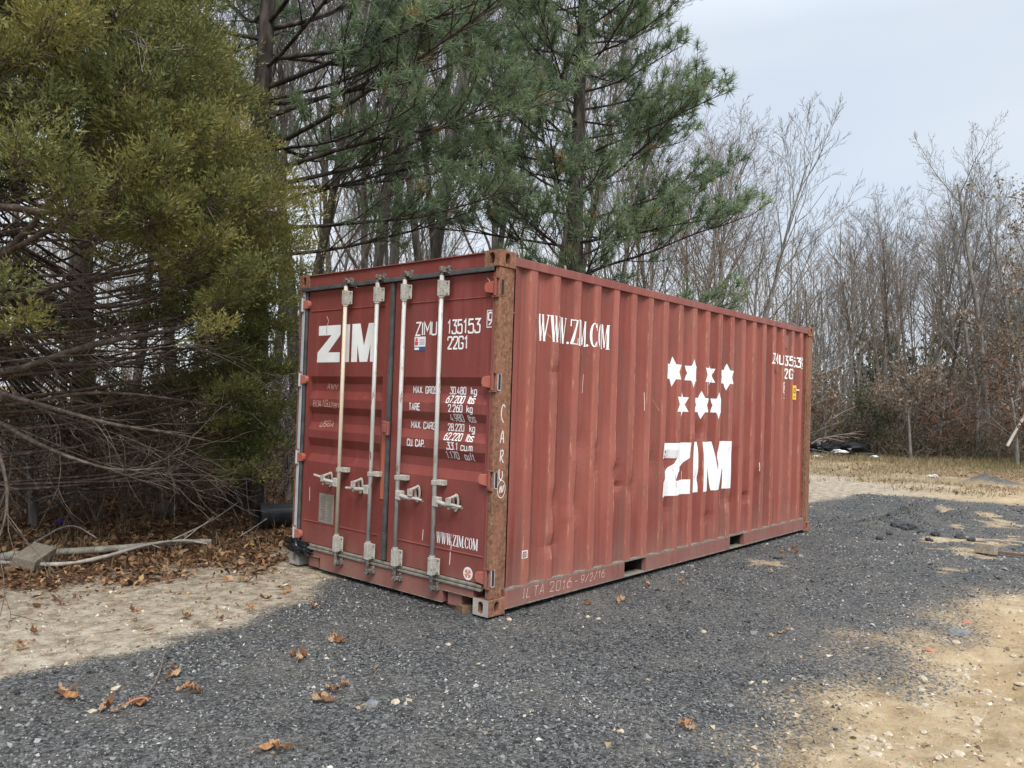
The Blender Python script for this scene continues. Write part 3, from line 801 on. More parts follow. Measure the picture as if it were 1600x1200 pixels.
# ------------------------------------------------------------------ lettering
def chaikin(p, n=2, closed=False):
    p = [np.array(q, float) for q in p]
    for _ in range(n):
        q = []
        m_ = len(p)
        if closed:
            for i in range(m_): a, b = p[i], p[(i+1) % m_]; q += [a*.75+b*.25, a*.25+b*.75]
        else:
            q = [p[0]]
            for i in range(m_-1): a, b = p[i], p[i+1]; q += [a*.75+b*.25, a*.25+b*.75]
            q.append(p[-1])
        p = q
    return p
S, Cv, K = 's', 'c', 'k'      # straight, curved, curved closed
R6 = [(.8, 1), (.3, .72), (0, .42), (0, 0), (.5, 0), (1, 0), (1, .3), (1, .6), (.5, .6), (.12, .6), (.0, .32)]
O_ = [(0, .3), (0, .7), (0, 1), (.5, 1), (1, 1), (1, .7), (1, .3), (1, 0), (.5, 0), (0, 0)]
GL = {
 '0': [(K, O_)], 'O': [(K, O_)], '1': [(S, [(.1, .78), (.6, 1), (.6, 0)])],
 '2': [(Cv, [(0, .70), (0, 1), (.5, 1), (1, 1), (1, .66), (.7, .42), (.35, .2), (0, .0)]), (S, [(0, 0), (1, 0)])],
 '3': [(S, [(0, 1), (1, 1), (.42, .6)]), (Cv, [(.42, .6), (1, .6), (1, .3), (1, 0), (.5, 0), (0, 0), (0, .22)])],
 '4': [(S, [(.6, 1), (0, .25), (1, .25)]), (S, [(.7, .5), (.7, 0)])],
 '5': [(S, [(.95, 1), (.08, 1), (.03, .55)]), (Cv, [(.03, .55), (.3, .66), (1, .66), (1, .3), (1, 0), (.5, 0), (0, 0), (0, .18)])],
 '6': [(K, [(0, .3), (0, .6), (.5, .6), (1, .6), (1, .3), (1, 0), (.5, 0), (0, 0)]), (Cv, [(.85, 1), (.35, .85), (.03, .6), (.02, .3)])], '7': [(S, [(0, 1), (1, 1), (.35, 0)])], '9': [(K, [(1, .7), (1, .4), (.5, .4), (0, .4), (0, .7), (0, 1), (.5, 1), (1, 1)]), (Cv, [(.15, 0), (.65, .15), (.97, .4), (.98, .7)])],
 '8': [(K, [(.08, .78), (.08, 1), (.5, 1), (.92, 1), (.92, .78), (.92, .54), (.5, .54), (.08, .54)]), (K, [(0, .27), (0, .54), (.5, .54), (1, .54), (1, .27), (1, 0), (.5, 0), (0, 0)])],
 'Z': [(S, [(0, 1), (1, 1), (0, 0), (1, 0)])], 'I': [(S, [(.5, 0), (.5, 1)])], 'M': [(S, [(0, 0), (0, 1), (.5, .35), (1, 1), (1, 0)])],
 'U': [(Cv, [(0, 1), (0, .4), (0, 0), (.5, 0), (1, 0), (1, .4), (1, 1)])],
 'G': [(Cv, [(1, .75), (1, 1), (.5, 1), (0, 1), (0, .7), (0, .3), (0, 0), (.5, 0), (1, 0), (1, .45)]), (S, [(1, .45), (.5, .45)])],
 'C': [(Cv, [(1, .75), (1, 1), (.5, 1), (0, 1), (0, .7), (0, .3), (0, 0), (.5, 0), (1, 0), (1, .25)])],
 'A': [(S, [(0, 0), (.5, 1), (1, 0)]), (S, [(.18, .3), (.82, .3)])], 'X': [(S, [(0, 0), (1, 1)]), (S, [(0, 1), (1, 0)])],
 'R': [(S, [(0, 0), (0, 1)]), (Cv, [(0, 1), (.6, 1), (1, 1), (1, .75), (1, .5), (.5, .5), (0, .5)]), (S, [(.5, .5), (1, 0)])],
 'P': [(S, [(0, 0), (0, 1)]), (Cv, [(0, 1), (.6, 1), (1, 1), (1, .75), (1, .45), (.5, .45), (0, .45)])],
 'S': [(Cv, [(1, .78), (1, 1), (.5, 1), (0, 1), (0, .76), (0, .56), (.5, .5), (1, .44), (1, .24), (1, 0), (.5, 0), (0, 0), (0, .22)])],
 'T': [(S, [(0, 1), (1, 1)]), (S, [(.5, 1), (.5, 0)])], 'E': [(S, [(1, 1), (0, 1), (0, 0), (1, 0)]), (S, [(0, .52), (.85, .52)])],
 'L': [(S, [(0, 1), (0, 0), (.9, 0)])], 'W': [(S, [(0, 1), (.25, 0), (.5, .8), (.75, 0), (1, 1)])], 'V': [(S, [(0, 1), (.5, 0), (1, 1)])],
 '.': [(S, [(0, 0), (0, .12)])], '-': [(S, [(0, .5), (1, .5)])], '/': [(S, [(0, 0), (1, 1)])],
 'k': [(S, [(0, 0), (0, 1)]), (S, [(.9, .68), (0, .28)]), (S, [(.35, .45), (1, 0)])],
 'g': [(K, [(0, .35), (0, .68), (.5, .68), (1, .68), (1, .35), (1, 0), (.5, 0), (0, 0)]), (Cv, [(1, .7), (1, .2), (1, -.28), (.5, -.28), (0, -.28)])],
 'l': [(S, [(.5, 0), (.5, 1)])], 'b': [(S, [(0, 0), (0, 1)]), (K, [(0, .35), (0, .68), (.5, .68), (1, .68), (1, .35), (1, 0), (.5, 0), (0, 0)])],
 's': [(Cv, [(1, .55), (1, .7), (.5, .7), (0, .7), (0, .5), (.5, .35), (1, .2), (1, 0), (.5, 0), (0, 0), (0, .15)])],
 'c': [(Cv, [(1, .5), (1, .7), (.5, .7), (0, .7), (0, .35), (0, 0), (.5, 0), (1, 0), (1, .2)])],
 'u': [(Cv, [(0, .7), (0, .3), (0, 0), (.5, 0), (1, 0), (1, .3), (1, .7)]), (S, [(1, .7), (1, 0)])],
 'm': [(S, [(0, 0), (0, .7)]), (Cv, [(0, .5), (.1, .7), (.5, .7), (.5, .4), (.5, 0)]), (Cv, [(.5, .5), (.6, .7), (1, .7), (1, .4), (1, 0)])],
 'f': [(Cv, [(1, 1), (.4, 1), (.4, .8), (.4, 0)]), (S, [(0, .68), (.9, .68)])], 't': [(Cv, [(.4, .95), (.4, .3), (.4, 0), (1, 0)]), (S, [(0, .68), (.9, .68)])],
 'i': [(S, [(.5, 0), (.5, .6)])], 'e': [(Cv, [(0, .35), (1, .4), (1, .7), (.5, .7), (0, .7), (0, .3), (0, 0), (.5, 0), (1, .1)])],
 'z': [(S, [(0, .7), (1, .7), (0, 0), (1, 0)])], 'n': [(S, [(0, 0), (0, .7)]), (Cv, [(0, .5), (.2, .7), (1, .7), (1, .4), (1, 0)])],
}
NARROW = {'I': .25, '1': .75, '.': .12, 'l': .3, '-': .8, 'i': .3}
def ribbon(pts, t, closed=False):
    """quads of width t along a 2D polyline with mitred joints"""
    p = [np.array(q, float) for q in pts]; n = len(p); Lf, Rt = [], []
    for i in range(n):
        a = p[i-1] if (i > 0 or closed) else None; b = p[(i+1) % n] if (i < n-1 or closed) else None
        d1 = unit(p[i]-a) if a is not None else None; d2 = unit(b-p[i]) if b is not None else None
        d1 = d2 if d1 is None else d1; d2 = d1 if d2 is None else d2
        n1 = np.array([-d1[1], d1[0]]); n2_ = np.array([-d2[1], d2[0]]); mm = unit(n1+n2_); k_ = min(1/max(mm@n1, .35), 2.2)
        Lf.append(p[i]+mm*t/2*k_); Rt.append(p[i]-mm*t/2*k_)
    return [[Lf[i], Rt[i], Rt[(i+1) % n], Lf[(i+1) % n]] for i in range(n if closed else n-1)]
def text_polys(txt, h, w, t, gap, italic=0.0, jit=0.0):
    out = []; x = 0.0
    for ch in txt:
        if ch == ' ': x += w*.9; continue
        cw = w*NARROW.get(ch, .95 if ch.islower() else 1.0)
        if ch in 'WM' or ch == 'm': cw *= 1.25
        dy = random.uniform(-jit, jit)*h; rot = random.uniform(-jit, jit)
        for kind, pts in GL[ch]:
            q = [(x+(px_*cw if NARROW.get(ch, 1) > .3 or ch in '-' else (px_-.0)*cw), py*h) for px_, py in pts]
            q = [(a+b*(italic+rot), b+dy) for a, b in q]
            if kind != S: q = chaikin(q, 2, kind == K)
            out.append(ribbon(q, t, kind == K))
        x += cw+gap
    return out, x-gap
def serif_polys(txt, h, w, gap):
    out = []; x = 0.0
    def st(a, b, t): return ribbon([(x+a[0]*cw, a[1]*h), (x+b[0]*cw, b[1]*h)], t)
    T1, T2, sf = w*.25, w*.10, h*.035
    for ch in txt:
        cw = w*{'W': 1.35, 'I': .42, '.': .25, 'M': 1.25}.get(ch, 1.0)
        def hb(cx, y, hw=.16): return [[np.array(q) for q in ((x+(cx*cw)-hw*w, y*h-sf/2), (x+cx*cw+hw*w, y*h-sf/2), (x+cx*cw+hw*w, y*h+sf/2), (x+cx*cw-hw*w, y*h+sf/2))]]
        if ch == 'W': out += [st((.10, 1), (.30, 0), T1), st((.30, 0), (.5, .9), T2), st((.48, 1), (.68, 0), T1), st((.68, 0), (.94, 1), T2), hb(.10, 1), hb(.48, 1), hb(.93, 1, .14)]
        elif ch == 'Z': out += [st((.85, .97), (.15, .03), T1*1.05), st((.08, .97), (.97, .97), T2*.9), st((.03, .03), (.98, .03), T2*.9), st((.08, 1), (.06, .72), T2), st((.97, 0), (.99, .28), T2)]
        elif ch == 'I': out += [st((.5, 0), (.5, 1), T1), hb(.5, 1, .22), hb(.5, 0, .22)]
        elif ch == 'M': out += [st((.1, 0), (.1, 1), T2), st((.14, 1), (.5, .05), T1), st((.5, .05), (.84, 1), T2), st((.88, 0), (.88, 1), T1), hb(.1, 1, .12), hb(.1, 0, .16), hb(.9, 1, .16), hb(.88, 0, .2)]
        elif ch == '.': 
            c_ = [(x+.5*cw+w*.13*math.cos(a), h*.05+h*.05*math.sin(a)) for a in np.linspace(0, 2*PI, 9)[:-1]]
            out.append([[np.array(q) for q in c_]])
        elif ch in 'CO':
            qs = []; N = 28
            rng_ = range(N) if ch == 'O' else range(3, N-3)
            def pt(a, inner):
                ry = .5-(.035 if inner else 0); rx = .48*(1-(.0 if not inner else .50 if abs(math.cos(a)) > 0 else 0))
                return np.array((x+cw*(.5+rx*math.cos(a)), h*(.5+ry*math.sin(a)*(1 if not inner else .97))))
            for i in rng_:
                a, b = 2*PI*i/N, 2*PI*(i+1)/N; qs.append([pt(a, 0), pt(b, 0), pt(b, 1), pt(a, 1)])
            out.append(qs)
            if ch == 'C': out += [st((.90, .98), (.90, .68), T2), st((.90, .02), (.90, .26), T2)]
        x += cw+gap
    return out, x-gap

def decal(name, polys, mapf, mat, ub=(), vb=(), parent=None, lift=.0012, label=None):
    """polys: list of groups of 2D polygons; each group is lifted a little more so that strokes never share a plane.
    ub, vb: where the surface breaks; mapf(u, v, lift) -> world points"""
    bm = bmesh.new(); lay = bm.verts.layers.float.new('lift')
    for k, grp in enumerate(polys):
        for q in grp:
            vs = [bm.verts.new((float(a[0]), float(a[1]), 0)) for a in q]
            for v in vs: v[lay] = lift+.00018*(k % 5)
            bm.faces.new(vs)
    us = [v.co.x for v in bm.verts]; vs_ = [v.co.y for v in bm.verts]
    for c_ in ub:
        if min(us) < c_ < max(us): bmesh.ops.bisect_plane(bm, geom=bm.verts[:]+bm.edges[:]+bm.faces[:], plane_co=(c_, 0, 0), plane_no=(1, 0, 0), dist=1e-6)
    for c_ in vb:
        if min(vs_) < c_ < max(vs_): bmesh.ops.bisect_plane(bm, geom=bm.verts[:]+bm.edges[:]+bm.faces[:], plane_co=(0, c_, 0), plane_no=(0, 1, 0), dist=1e-6)
    co = np.array([v.co for v in bm.verts]); lf = np.array([v[lay] if v[lay] > 0 else lift for v in bm.verts])
    W = mapf(co[:, 0], co[:, 1], lf)
    for v, w in zip(bm.verts, W): v.co = w
    me = bpy.data.meshes.new(name); bm.to_mesh(me); bm.free(); me.materials.append(mat)
    o = bpy.data.objects.new(name, me); COL.objects.link(o); o.parent = parent or cont
    if label: o['label'] = label
    return o
def shift(polys, x, y, sc=1.0, flip=False):
    return [[[np.array((x+(-1 if flip else 1)*p[0]*sc, y+p[1]*sc)) for p in q] for q in g] for g in polys]
def side_map(u, v, l): return np.stack([u, side_y(u, v)-l-.0008, v], 1)
# on the doors u runs towards the photo's right, i.e. towards -y
def door_map(u, v, l): return np.stack([DX+door_profA(v)-l, -u, v], 1)
DVB = [z for q in ZC for z in q]
def side_text(name, polys, x, z, mat=M_WHITE, **k): return decal(name, shift(polys, x, z), side_map, mat, XB, ZB, **k)
def door_text(name, polys, y, z, mat=M_WHITE, par=door_r, **k): return decal(name, shift(polys, -y, z), door_map, mat, (), DVB, par, **k)

# big logo: three block letters, as polygons
def logo(w, h):
    s = lambda L: [[np.array((x*w, y*h)) for x, y in q] for q in L]
    Zp = s([[(0, 1), (0, .73), (.375, .73), (.375, 1)], [(.375, 1), (.375, .73), (.375, .62), (.375, .62)][:3], [(0, .27), (0, 0), (.385, 0), (.385, .26), (.20, .26)]])
    Zp = s([[(.015, 1), (.015, .735), (.385, .735), (.385, 1)],
            [(.235, .735), (.385, .735), (.19, .27), (.005, .27)],
            [(.005, .27), (.0, 0), (.385, 0), (.385, .265), (.19, .27)]])
    Ip = s([[(.43, 0), (.54, 0), (.54, 1), (.43, 1)]])
    Mp = s([[(.585, 0), (.70, 0), (.70, 1), (.585, 1)], [(.70, 1), (.70, .50), (.755, 0), (.835, 0), (.80, .36)][:0] or [(.70, 1), (.745, 1), (.825, .42), (.825, 0), (.75, 0), (.70, .46)],
            [(.905, 1), (.95, 1), (.95, .46), (.90, 0), (.825, 0), (.825, .42)], [(.95, 0), (1.06, 0), (1.06, 1), (.95, 1)]])
    return [Zp, Ip, Mp]
Lg = logo(.80, .322)
_fx = ((0, .385, 0, .327), (.43, .54, .368, .088), (.585, 1.06, .487, .325))
Lg = [[[np.array(((q[0]/.80-a)/(b-a if k else b)*w_+o_, q[1])) for q in pl] for pl in L3] for k, (L3, (a, b, o_, w_)) in enumerate(zip(Lg, _fx))]
for nm, p_ in zip('ZIM', Lg): door_text('painted_logo_letter', [p_], 2.170, 1.806, M_WHITE, door_l)
Ls = logo(1.335, .500)
# the side logo's Z has a rounded lower left and a cut upper right corner
Zs = [[np.array((x*1.335, y*.5)) for x, y in q] for q in (
    [(.0, 1), (.0, .71), (.385, .71), (.385, 1)], [(.20, .71), (.385, .71), (.26, .52), (.205, .44), (.10, .51), (.155, .60)],
    [(.10, .51), (.205, .44), (.17, .28), (0.0, .28), (.02, .38), (.05, .45)], [(-.005, 0), (.385, 0), (.385, .28), (-.002, .28)])]
for p_ in (Zs, Ls[1], Ls[2]): side_text('painted_logo_letter', [p_], 2.375, .675)
# seven six-pointed stars
def star(r):
    pts = [(r*(1.0 if i % 2 == 0 else .577)*math.sin(PI*i/6), r*(1.0 if i % 2 == 0 else .577)*math.cos(PI*i/6)) for i in range(12)]
    return [[[np.array(pts[i]), np.array(pts[(i+1) % 12]), np.array((0, 0))] for i in range(12)]]
for xs_, zs_ in ((2.53, 1.852), (2.90, 1.852), (3.27, 1.852), (3.66, 1.852), (2.72, 1.545), (3.11, 1.545), (3.455, 1.545)):
    side_text('painted_star', star(.142), xs_, zs_)
# web address on the side and door
tp, tw = serif_polys('WWW.ZIM.COM', .20, .088, .008); sc_ = .94/tw
tp = [[[np.array((p[0]*sc_, p[1])) for p in q] for q in g] for g in tp]
side_text('web_address', tp, .503, 1.985)
tp, tw = serif_polys('WWW.ZIM.COM', .082, .05, .004); sc_ = .425/tw
tp = [[[np.array((p[0]*sc_, p[1])) for p in q] for q in g] for g in tp]
decal('web_address', [[[np.array((p[0]-.573, p[1]+.443)) for p in q] for q in g] for g in tp], door_map, M_WHITE, (), DVB, door_r)

def T_(txt, h, w, t=.011, gap=None, it=0.0, jit=0.0): return text_polys(txt, h, w, t, gap if gap is not None else w*.36, it, jit)[0]
# door numbers
door_text('unit_number', T_('ZIMU', .098, .052, .0125, .016), .882, 2.008)
door_text('unit_number', T_('135', .098, .044, .0125, .015), .530, 2.010)
door_text('unit_number', T_('153', .098, .049, .0125, .016), .365, 2.010)
door_text('check_digit', T_('9', .088, .036, .0125), .117, 2.060)
fr = [ribbon([(-.013, -.016), (.049, -.016), (.049, .104), (-.013, .104)], .006, True)]
door_text('check_digit_box', fr, .117, 2.060)
door_text('size_code', T_('22G1', .088, .044, .0125, .0145), .524, 1.896)
# label, its left edge and width; number, left and width; unit, left and width; baseline
rows = [('MAX. GROSS', .926, .300, '30.480', .516, .164, 'kg', .298, .056, 1.560), (None, 0, 0, '67.200', .528, .180, 'lbs', .303, .064, 1.494),
        ('TARE', .932, .125, '2.260', .494, .144, 'kg', .302, .056, 1.428), (None, 0, 0, '4.980', .487, .136, 'lbs', .303, .072, 1.358),
        ('MAX. CARGO', .936, .302, '28.220', .525, .166, 'kg', .301, .052, 1.286), (None, 0, 0, '62.220', .536, .178, 'lbs', .310, .070, 1.217),
        ('CU. CAP.', .938, .197, '33.1', .496, .113, 'cu.m', .349, .115, 1.148), (None, 0, 0, '1.170', .514, .128, 'cu.ft', .323, .095, 1.080)]
def fit(txt, h, w, t, width):
    p_, tw_ = text_polys(txt, h, w, t, w*.42); k_ = width/tw_
    return text_polys(txt, h, w*k_, t, w*.42*k_)[0]
for lab, yl, wl_, num, yn, wn_, un, yu, wu_, z in rows:
    if lab: door_text('weight_lettering', fit(lab, .050, .0215, .0080, wl_), yl, z)
    door_text('weight_lettering', fit(num, .050, .0215, .0076, wn_), yn, z)
    door_text('weight_lettering', fit(un, .050, .020, .0075, wu_), yu, z)
# side numbers
side_text('unit_number', T_('ZIMU', .108, .062, .019, .028), 4.815, 2.070)
side_text('unit_number', T_('135', .108, .062, .019, .028), 5.180, 2.068)
side_text('unit_number', T_('153', .108, .056, .019, .024), 5.450, 2.066)
side_text('check_digit', T_('9', .085, .045, .016), 5.685, 2.075)
side_text('check_digit', [ribbon([(-.022, -.022), (.066, -.022), (.066, .107), (-.022, .107)], .009, True)], 5.685, 2.075)
side_text('size_code', T_('22G1', .108, .062, .019, .028), 5.165, 1.912)
# stickers
def plate(name, corners, mat, mapf, par, lift=.0022, ub=(), vb=()):
    return decal(name, [[[np.array(c) for c in corners]]], mapf, mat, ub, vb, par, lift)
plate('sticker', [(-0.894, 1.888), (-0.768, 1.888), (-0.768, 1.996), (-0.894, 1.996)], M_STICK_W, door_map, door_r)
plate('sticker_print', [(-0.894, 1.888), (-0.768, 1.888), (-0.768, 1.919), (-0.894, 1.919)], M_STICK_B, door_map, door_r, .0032)
plate('sticker_print', [(-0.890, 1.893), (-0.838, 1.893), (-0.838, 1.912), (-0.890, 1.912)], M_STICK_W, door_map, door_r, .0042)
plate('sticker_print', [(-0.888, 1.930), (-0.852, 1.930), (-0.850, 1.958), (-0.890, 1.958)], M_STICK_R, door_map, door_r, .0032)
plate('sticker_print', [(-0.884, 1.961), (-0.856, 1.961), (-0.858, 1.986), (-0.882, 1.986)], M_STICK_R, door_map, door_r, .0032)
for z_ in (1.936, 1.951, 1.968): plate('sticker_print', [(-0.838, z_), (-0.778, z_), (-0.778, z_+.0045), (-0.838, z_+.0045)], M_STICK_B, door_map, door_r, .0032)
c_ = [(-.233+.047*math.cos(a), .268+.047*math.sin(a)) for a in np.linspace(0, 2*PI, 25)[:-1]]
plate('round_sticker', c_, M_STICK_W, door_map, door_r)
for k in range(4):
    a0 = k*PI/2+.2; a1 = a0+1.15
    pts = [(-.233, .268)]+[(-.233+.034*math.cos(a), .268+.034*math.sin(a)) for a in np.linspace(a0, a1, 6)]
    plate('sticker_print', pts, M_STICK_O, door_map, door_r, .0032)
# data plate on the left door with engraved rows
bm = bmesh.new(); bx(bm, DX-.006, DX-.001, 1.842, 2.052, .415, .665)
pl = from_bm('data_plate', bm, M_PLATE, door_l, bevel=.001)
bm = bmesh.new()
for k in range(15):
    z_ = .640-k*.0145
    for y0_ in (1.865, 1.96):
        l_ = random.uniform(.04, .075); bx(bm, DX-.0072, DX-.0061, y0_, y0_+l_, z_, z_+.004)
from_bm('plate_print', bm, simple('faded_plate_print', (.10, .09, .08), (.14, .12, .10), 30, .6), door_l)
# small plates on the side
side_text('small_label', T_('C', .055, .05, .016), 5.165, 1.765)
side_text('small_label', [ribbon([(-.022, -.03), (.075, -.03), (.075, .085), (-.022, .085)], .014, True)], 5.165, 1.765)
side_text('small_label', T_('37', .05, .028, .011), 5.155, 1.665)
def vent(x, z, w, h, mat, nm='vent_cover'):
    bm = bmesh.new(); y_ = float(prof(x+w/2)); bx(bm, x, x+w, y_-.022, y_+.03, z, z+h); part(nm, bm, mat, bevel=.004)
vent(5.185, 2.27, .085, .145, M_FRAME)
vent(4.87, 1.955, .05, .10, M_CAST)
bm = bmesh.new(); bx(bm, 5.405, 5.515, .000, .0065, 1.655, 1.83); part('yellow_placard', bm, M_YELLOW, bevel=.001)
bm = bmesh.new(); bx(bm, 5.432, 5.488, -.0022, -.0004, 1.735, 1.745); bx(bm, 5.432, 5.442, -.0022, -.0004, 1.7455, 1.795); bx(bm, 5.4425, 5.488, -.0022, -.0004, 1.785, 1.795); bx(bm, 5.478, 5.488, -.0022, -.0004, 1.7455, 1.784)
bx(bm, 5.432, 5.488, -.0022, -.0004, 1.685, 1.695); part('placard_print', bm, M_BLACK)
bm = bmesh.new(); bx(bm, 5.52, 5.62, .002, .012, 1.77, 1.785); part('placard_clip', bm, M_WHITE)
side_text('small_label', [[[np.array(q) for q in ((0, 0), (.062, 0), (.062, .06), (0, .06))]]], .362, .365, M_CHALK)
side_text('small_label', T_('E0', .035, .015, .007), .370, .378, M_FRAME, lift=.003)

# handwriting: chalk on the post, doors and rail
def post_map(u, v, l): return np.stack([u, .008-l-0*u, v], 1)
def rail_map(u, v, l): return np.stack([u, .006-l-0*u, v], 1)
cur = lambda *p: ribbon(chaikin(p, 2), .009)
car = [cur((.118, 1.475), (.098, 1.50), (.078, 1.46), (.078, 1.40), (.105, 1.365)),
       cur((.075, 1.22), (.092, 1.30), (.104, 1.31), (.112, 1.22)), cur((.082, 1.25), (.11, 1.255)),
       cur((.080, 1.09), (.084, 1.17)), cur((.082, 1.16), (.112, 1.175), (.11, 1.13), (.086, 1.125), (.115, 1.08)),
       cur((.074, 1.035), (.074, .975), (.092, .955), (.112, .975), (.110, 1.02)),
       cur((.082, .865), (.094, .925), (.104, .865)), cur((.106, .915), (.112, .872), (.12, .872), (.126, .92))]
decal('chalk_writing', car, post_map, M_CHALK)
circ = [ribbon([(.102+.042*math.cos(a), .893+.062*math.sin(a)) for a in np.linspace(0, 2*PI, 21)[:-1]], .006, True)]
decal('chalk_writing', circ, post_map, M_CHALK, lift=.0022)
decal('chalk_writing', shift(text_polys('ILTA 2016', .072, .05, .007, .028, .15, .10)[0], .38, .068), rail_map, M_CHALK2)
decal('chalk_writing', shift(text_polys('- 9/2/16', .06, .036, .007, .024, .2, .08)[0], 1.02, .075), rail_map, M_CHALK2)
hw = lambda t, h, w, y, z: decal('chalk_writing', shift(text_polys(t, h, w, .0055, w*.45, .15, .12)[0], -y, z), door_map, M_CHALK2, (), DVB, door_l)
hw('AWV', .045, .035, 2.05, 1.575); hw('8041Guzen', .055, .03, 2.20, 1.415); hw('USGA', .045, .035, 2.12, 1.245)
# scratches and drips on the right door
drip = lambda pts, t=.006, par=door_r: decal('paint_scratch', [ribbon(pts, t)], door_map, M_CHALK, (), DVB, par)
for k in range(30):
    x_ = random.uniform(.5, 5.5); z_ = random.uniform(.35, 1.9); L = random.uniform(.04, .22); sl = random.uniform(-.15, .15) if k % 3 else random.uniform(-1.5, 1.5)
    side_text('paint_scratch', [ribbon([(0, 0), (L*.3*sl, L*.5), (L*sl*.8, L)], random.uniform(.004, .009))], x_, z_, (M_SCR1, M_SCR2, M_CHALK)[k % 3], lift=.0012)
drip([(-.418, .475), (-.414, .43), (-.420, .40), (-.424, .30)], .008); drip([(-.72, .52), (-.725, .44)], .007); drip([(-.14, 2.40), (-.10, 2.355)], .006)
drip([(-2.205, .70), (-2.20, .58)], .007, door_l); drip([(-2.05, 2.21), (-2.02, 2.17), (-2.045, 2.11), (-2.04, 2.05)], .006, door_l)

# timber offcut wedged under the container's door sill
wood_grey = simple('weathered_grey_wood', (.19, .155, .115), (.33, .28, .22), 6, .85, 0, (1, 8, 8), .4)
wood_brown = simple('brown_wet_wood', (.12, .075, .04), (.20, .13, .08), 6, .85, 0, (1, 8, 8), .4)
bm = bmesh.new(); bx(bm, -.16, .16, -.06, .06, -.035, .035)
o = from_bm('timber_block', bm, wood_brown, None, bevel=.005); o.location = (.10, .36, .004); o.rotation_euler = (0, 0, 1.2)
setp(o, 'short brown timber block under the door sill near the bare grey corner casting', 'timber block')

# ------------------------------------------------------------------ small things on the ground
# Dry leaves
def leaf_mat(name, a, b):
    m = Mat(name, rough=.7, spec=.2)
    c = m.mix(m.ramp(m.noise(18, 4), [(.35, 0.0), (.65, 1.0)]), a, b); m.color(c); m.translucent(c, .25); return m.m
LM = [leaf_mat('orange_dry_leaf', (.30, .14, .06), (.43, .235, .115)), leaf_mat('tan_dry_leaf', (.36, .24, .14), (.47, .33, .20)), leaf_mat('dark_brown_leaf', (.14, .065, .035), (.24, .12, .06))]
def leaf_mesh(L, Wd, curl, seed):
    r_ = random.Random(seed); n = 9; bm = bmesh.new(); rows_ = []
    for i in range(n):
        t = i/(n-1); w = Wd*math.sin(PI*min(1, t*.93+.04))**.8*(1+.45*math.sin(i*PI+.5)*(1 if i%2 else .6)); zc = curl*L*(t-.5)**2*2.2+.004
        tw = r_.uniform(-.011, .011)
        rows_.append([bm.verts.new((L*(t-.5), -w/2, zc+w*.35*curl*1.6+tw)), bm.verts.new((L*(t-.5), 0, zc)), bm.verts.new((L*(t-.5), w/2, zc+w*.45*curl*1.6-tw))])
    for i in range(n-1):
        for j in (0, 1): bm.faces.new((rows_[i][j], rows_[i+1][j], rows_[i+1][j+1], rows_[i][j+1]))
    cyl(bm, (-L*.5, 0, curl*L*.55+.004), (-L*.78, .01, .004), .0014, .001, 4, False)
    me = bpy.data.meshes.new('fallen_leaf'); bm.to_mesh(me); bm.free(); return me
LMS = []
for k in range(9):
    me = leaf_mesh(random.uniform(.055, .10), random.uniform(.028, .05), random.uniform(.1, .65), k); me.materials.append(LM[k % 3]); LMS.append(me)
leafpx = [(523, 998), (518, 1004), (530, 1003), (460, 1026), (468, 1032), (475, 1026), (268, 1046), (274, 1054), (262, 1058), (290, 1066), (280, 1076), (305, 1080), (298, 1072),
          (95, 1084), (105, 1090), (112, 1094), (160, 1108), (172, 1102), (180, 1112), (192, 1106), (215, 1096), (222, 1100), (517, 1080), (526, 1083), (538, 1073), (497, 1097), (505, 1099),
          (418, 1172), (430, 1169), (440, 1174), (1072, 1138), (1080, 1144), (205, 957), (214, 960), (295, 967), (290, 970), (232, 987), (340, 968), (345, 972), (390, 955), (392, 960), (416, 941), (352, 910), (382, 908),
          (440, 921), (448, 925), (488, 946), (494, 950), (30, 1010), (36, 1016), (52, 992), (1008, 908), (1014, 913), (1012, 917), (966, 938), (974, 937), (917, 942), (1065, 908), (1204, 894), (1240, 856), (1220, 862), (1232, 860), (1245, 863), (1224, 990), (1206, 996)]
for k, (u_, v_) in enumerate(leafpx):
    g = G(u_, v_); o = bpy.data.objects.new('fallen_leaf', LMS[(k*4) % 9]); COL.objects.link(o)
    o.location = (g[0], g[1], float(height(g[0], g[1]))+.012); o.rotation_euler = (random.uniform(-.5, .5), random.uniform(-.4, .4), random.uniform(0, 6.28))
    s = random.uniform(.75, 1.25); o.scale = (s, s*random.uniform(.7, 1.1), s)
    gv = masks(np.array([g[0]]), np.array([g[1]]))[0][0]
    if g[0] > .3: setp(o, 'dry leaf on the dark gravel beside the long side of the container', 'leaf', 'dry leaves beside the container side')
    elif gv > .5: setp(o, 'curled dry leaf lying on the dark gravel in front of the doors', 'leaf', 'dry leaves on the front gravel')
    else: setp(o, 'dry leaf lying on the pale sandy strip by the doors', 'leaf', 'dry leaves on the sandy strip')

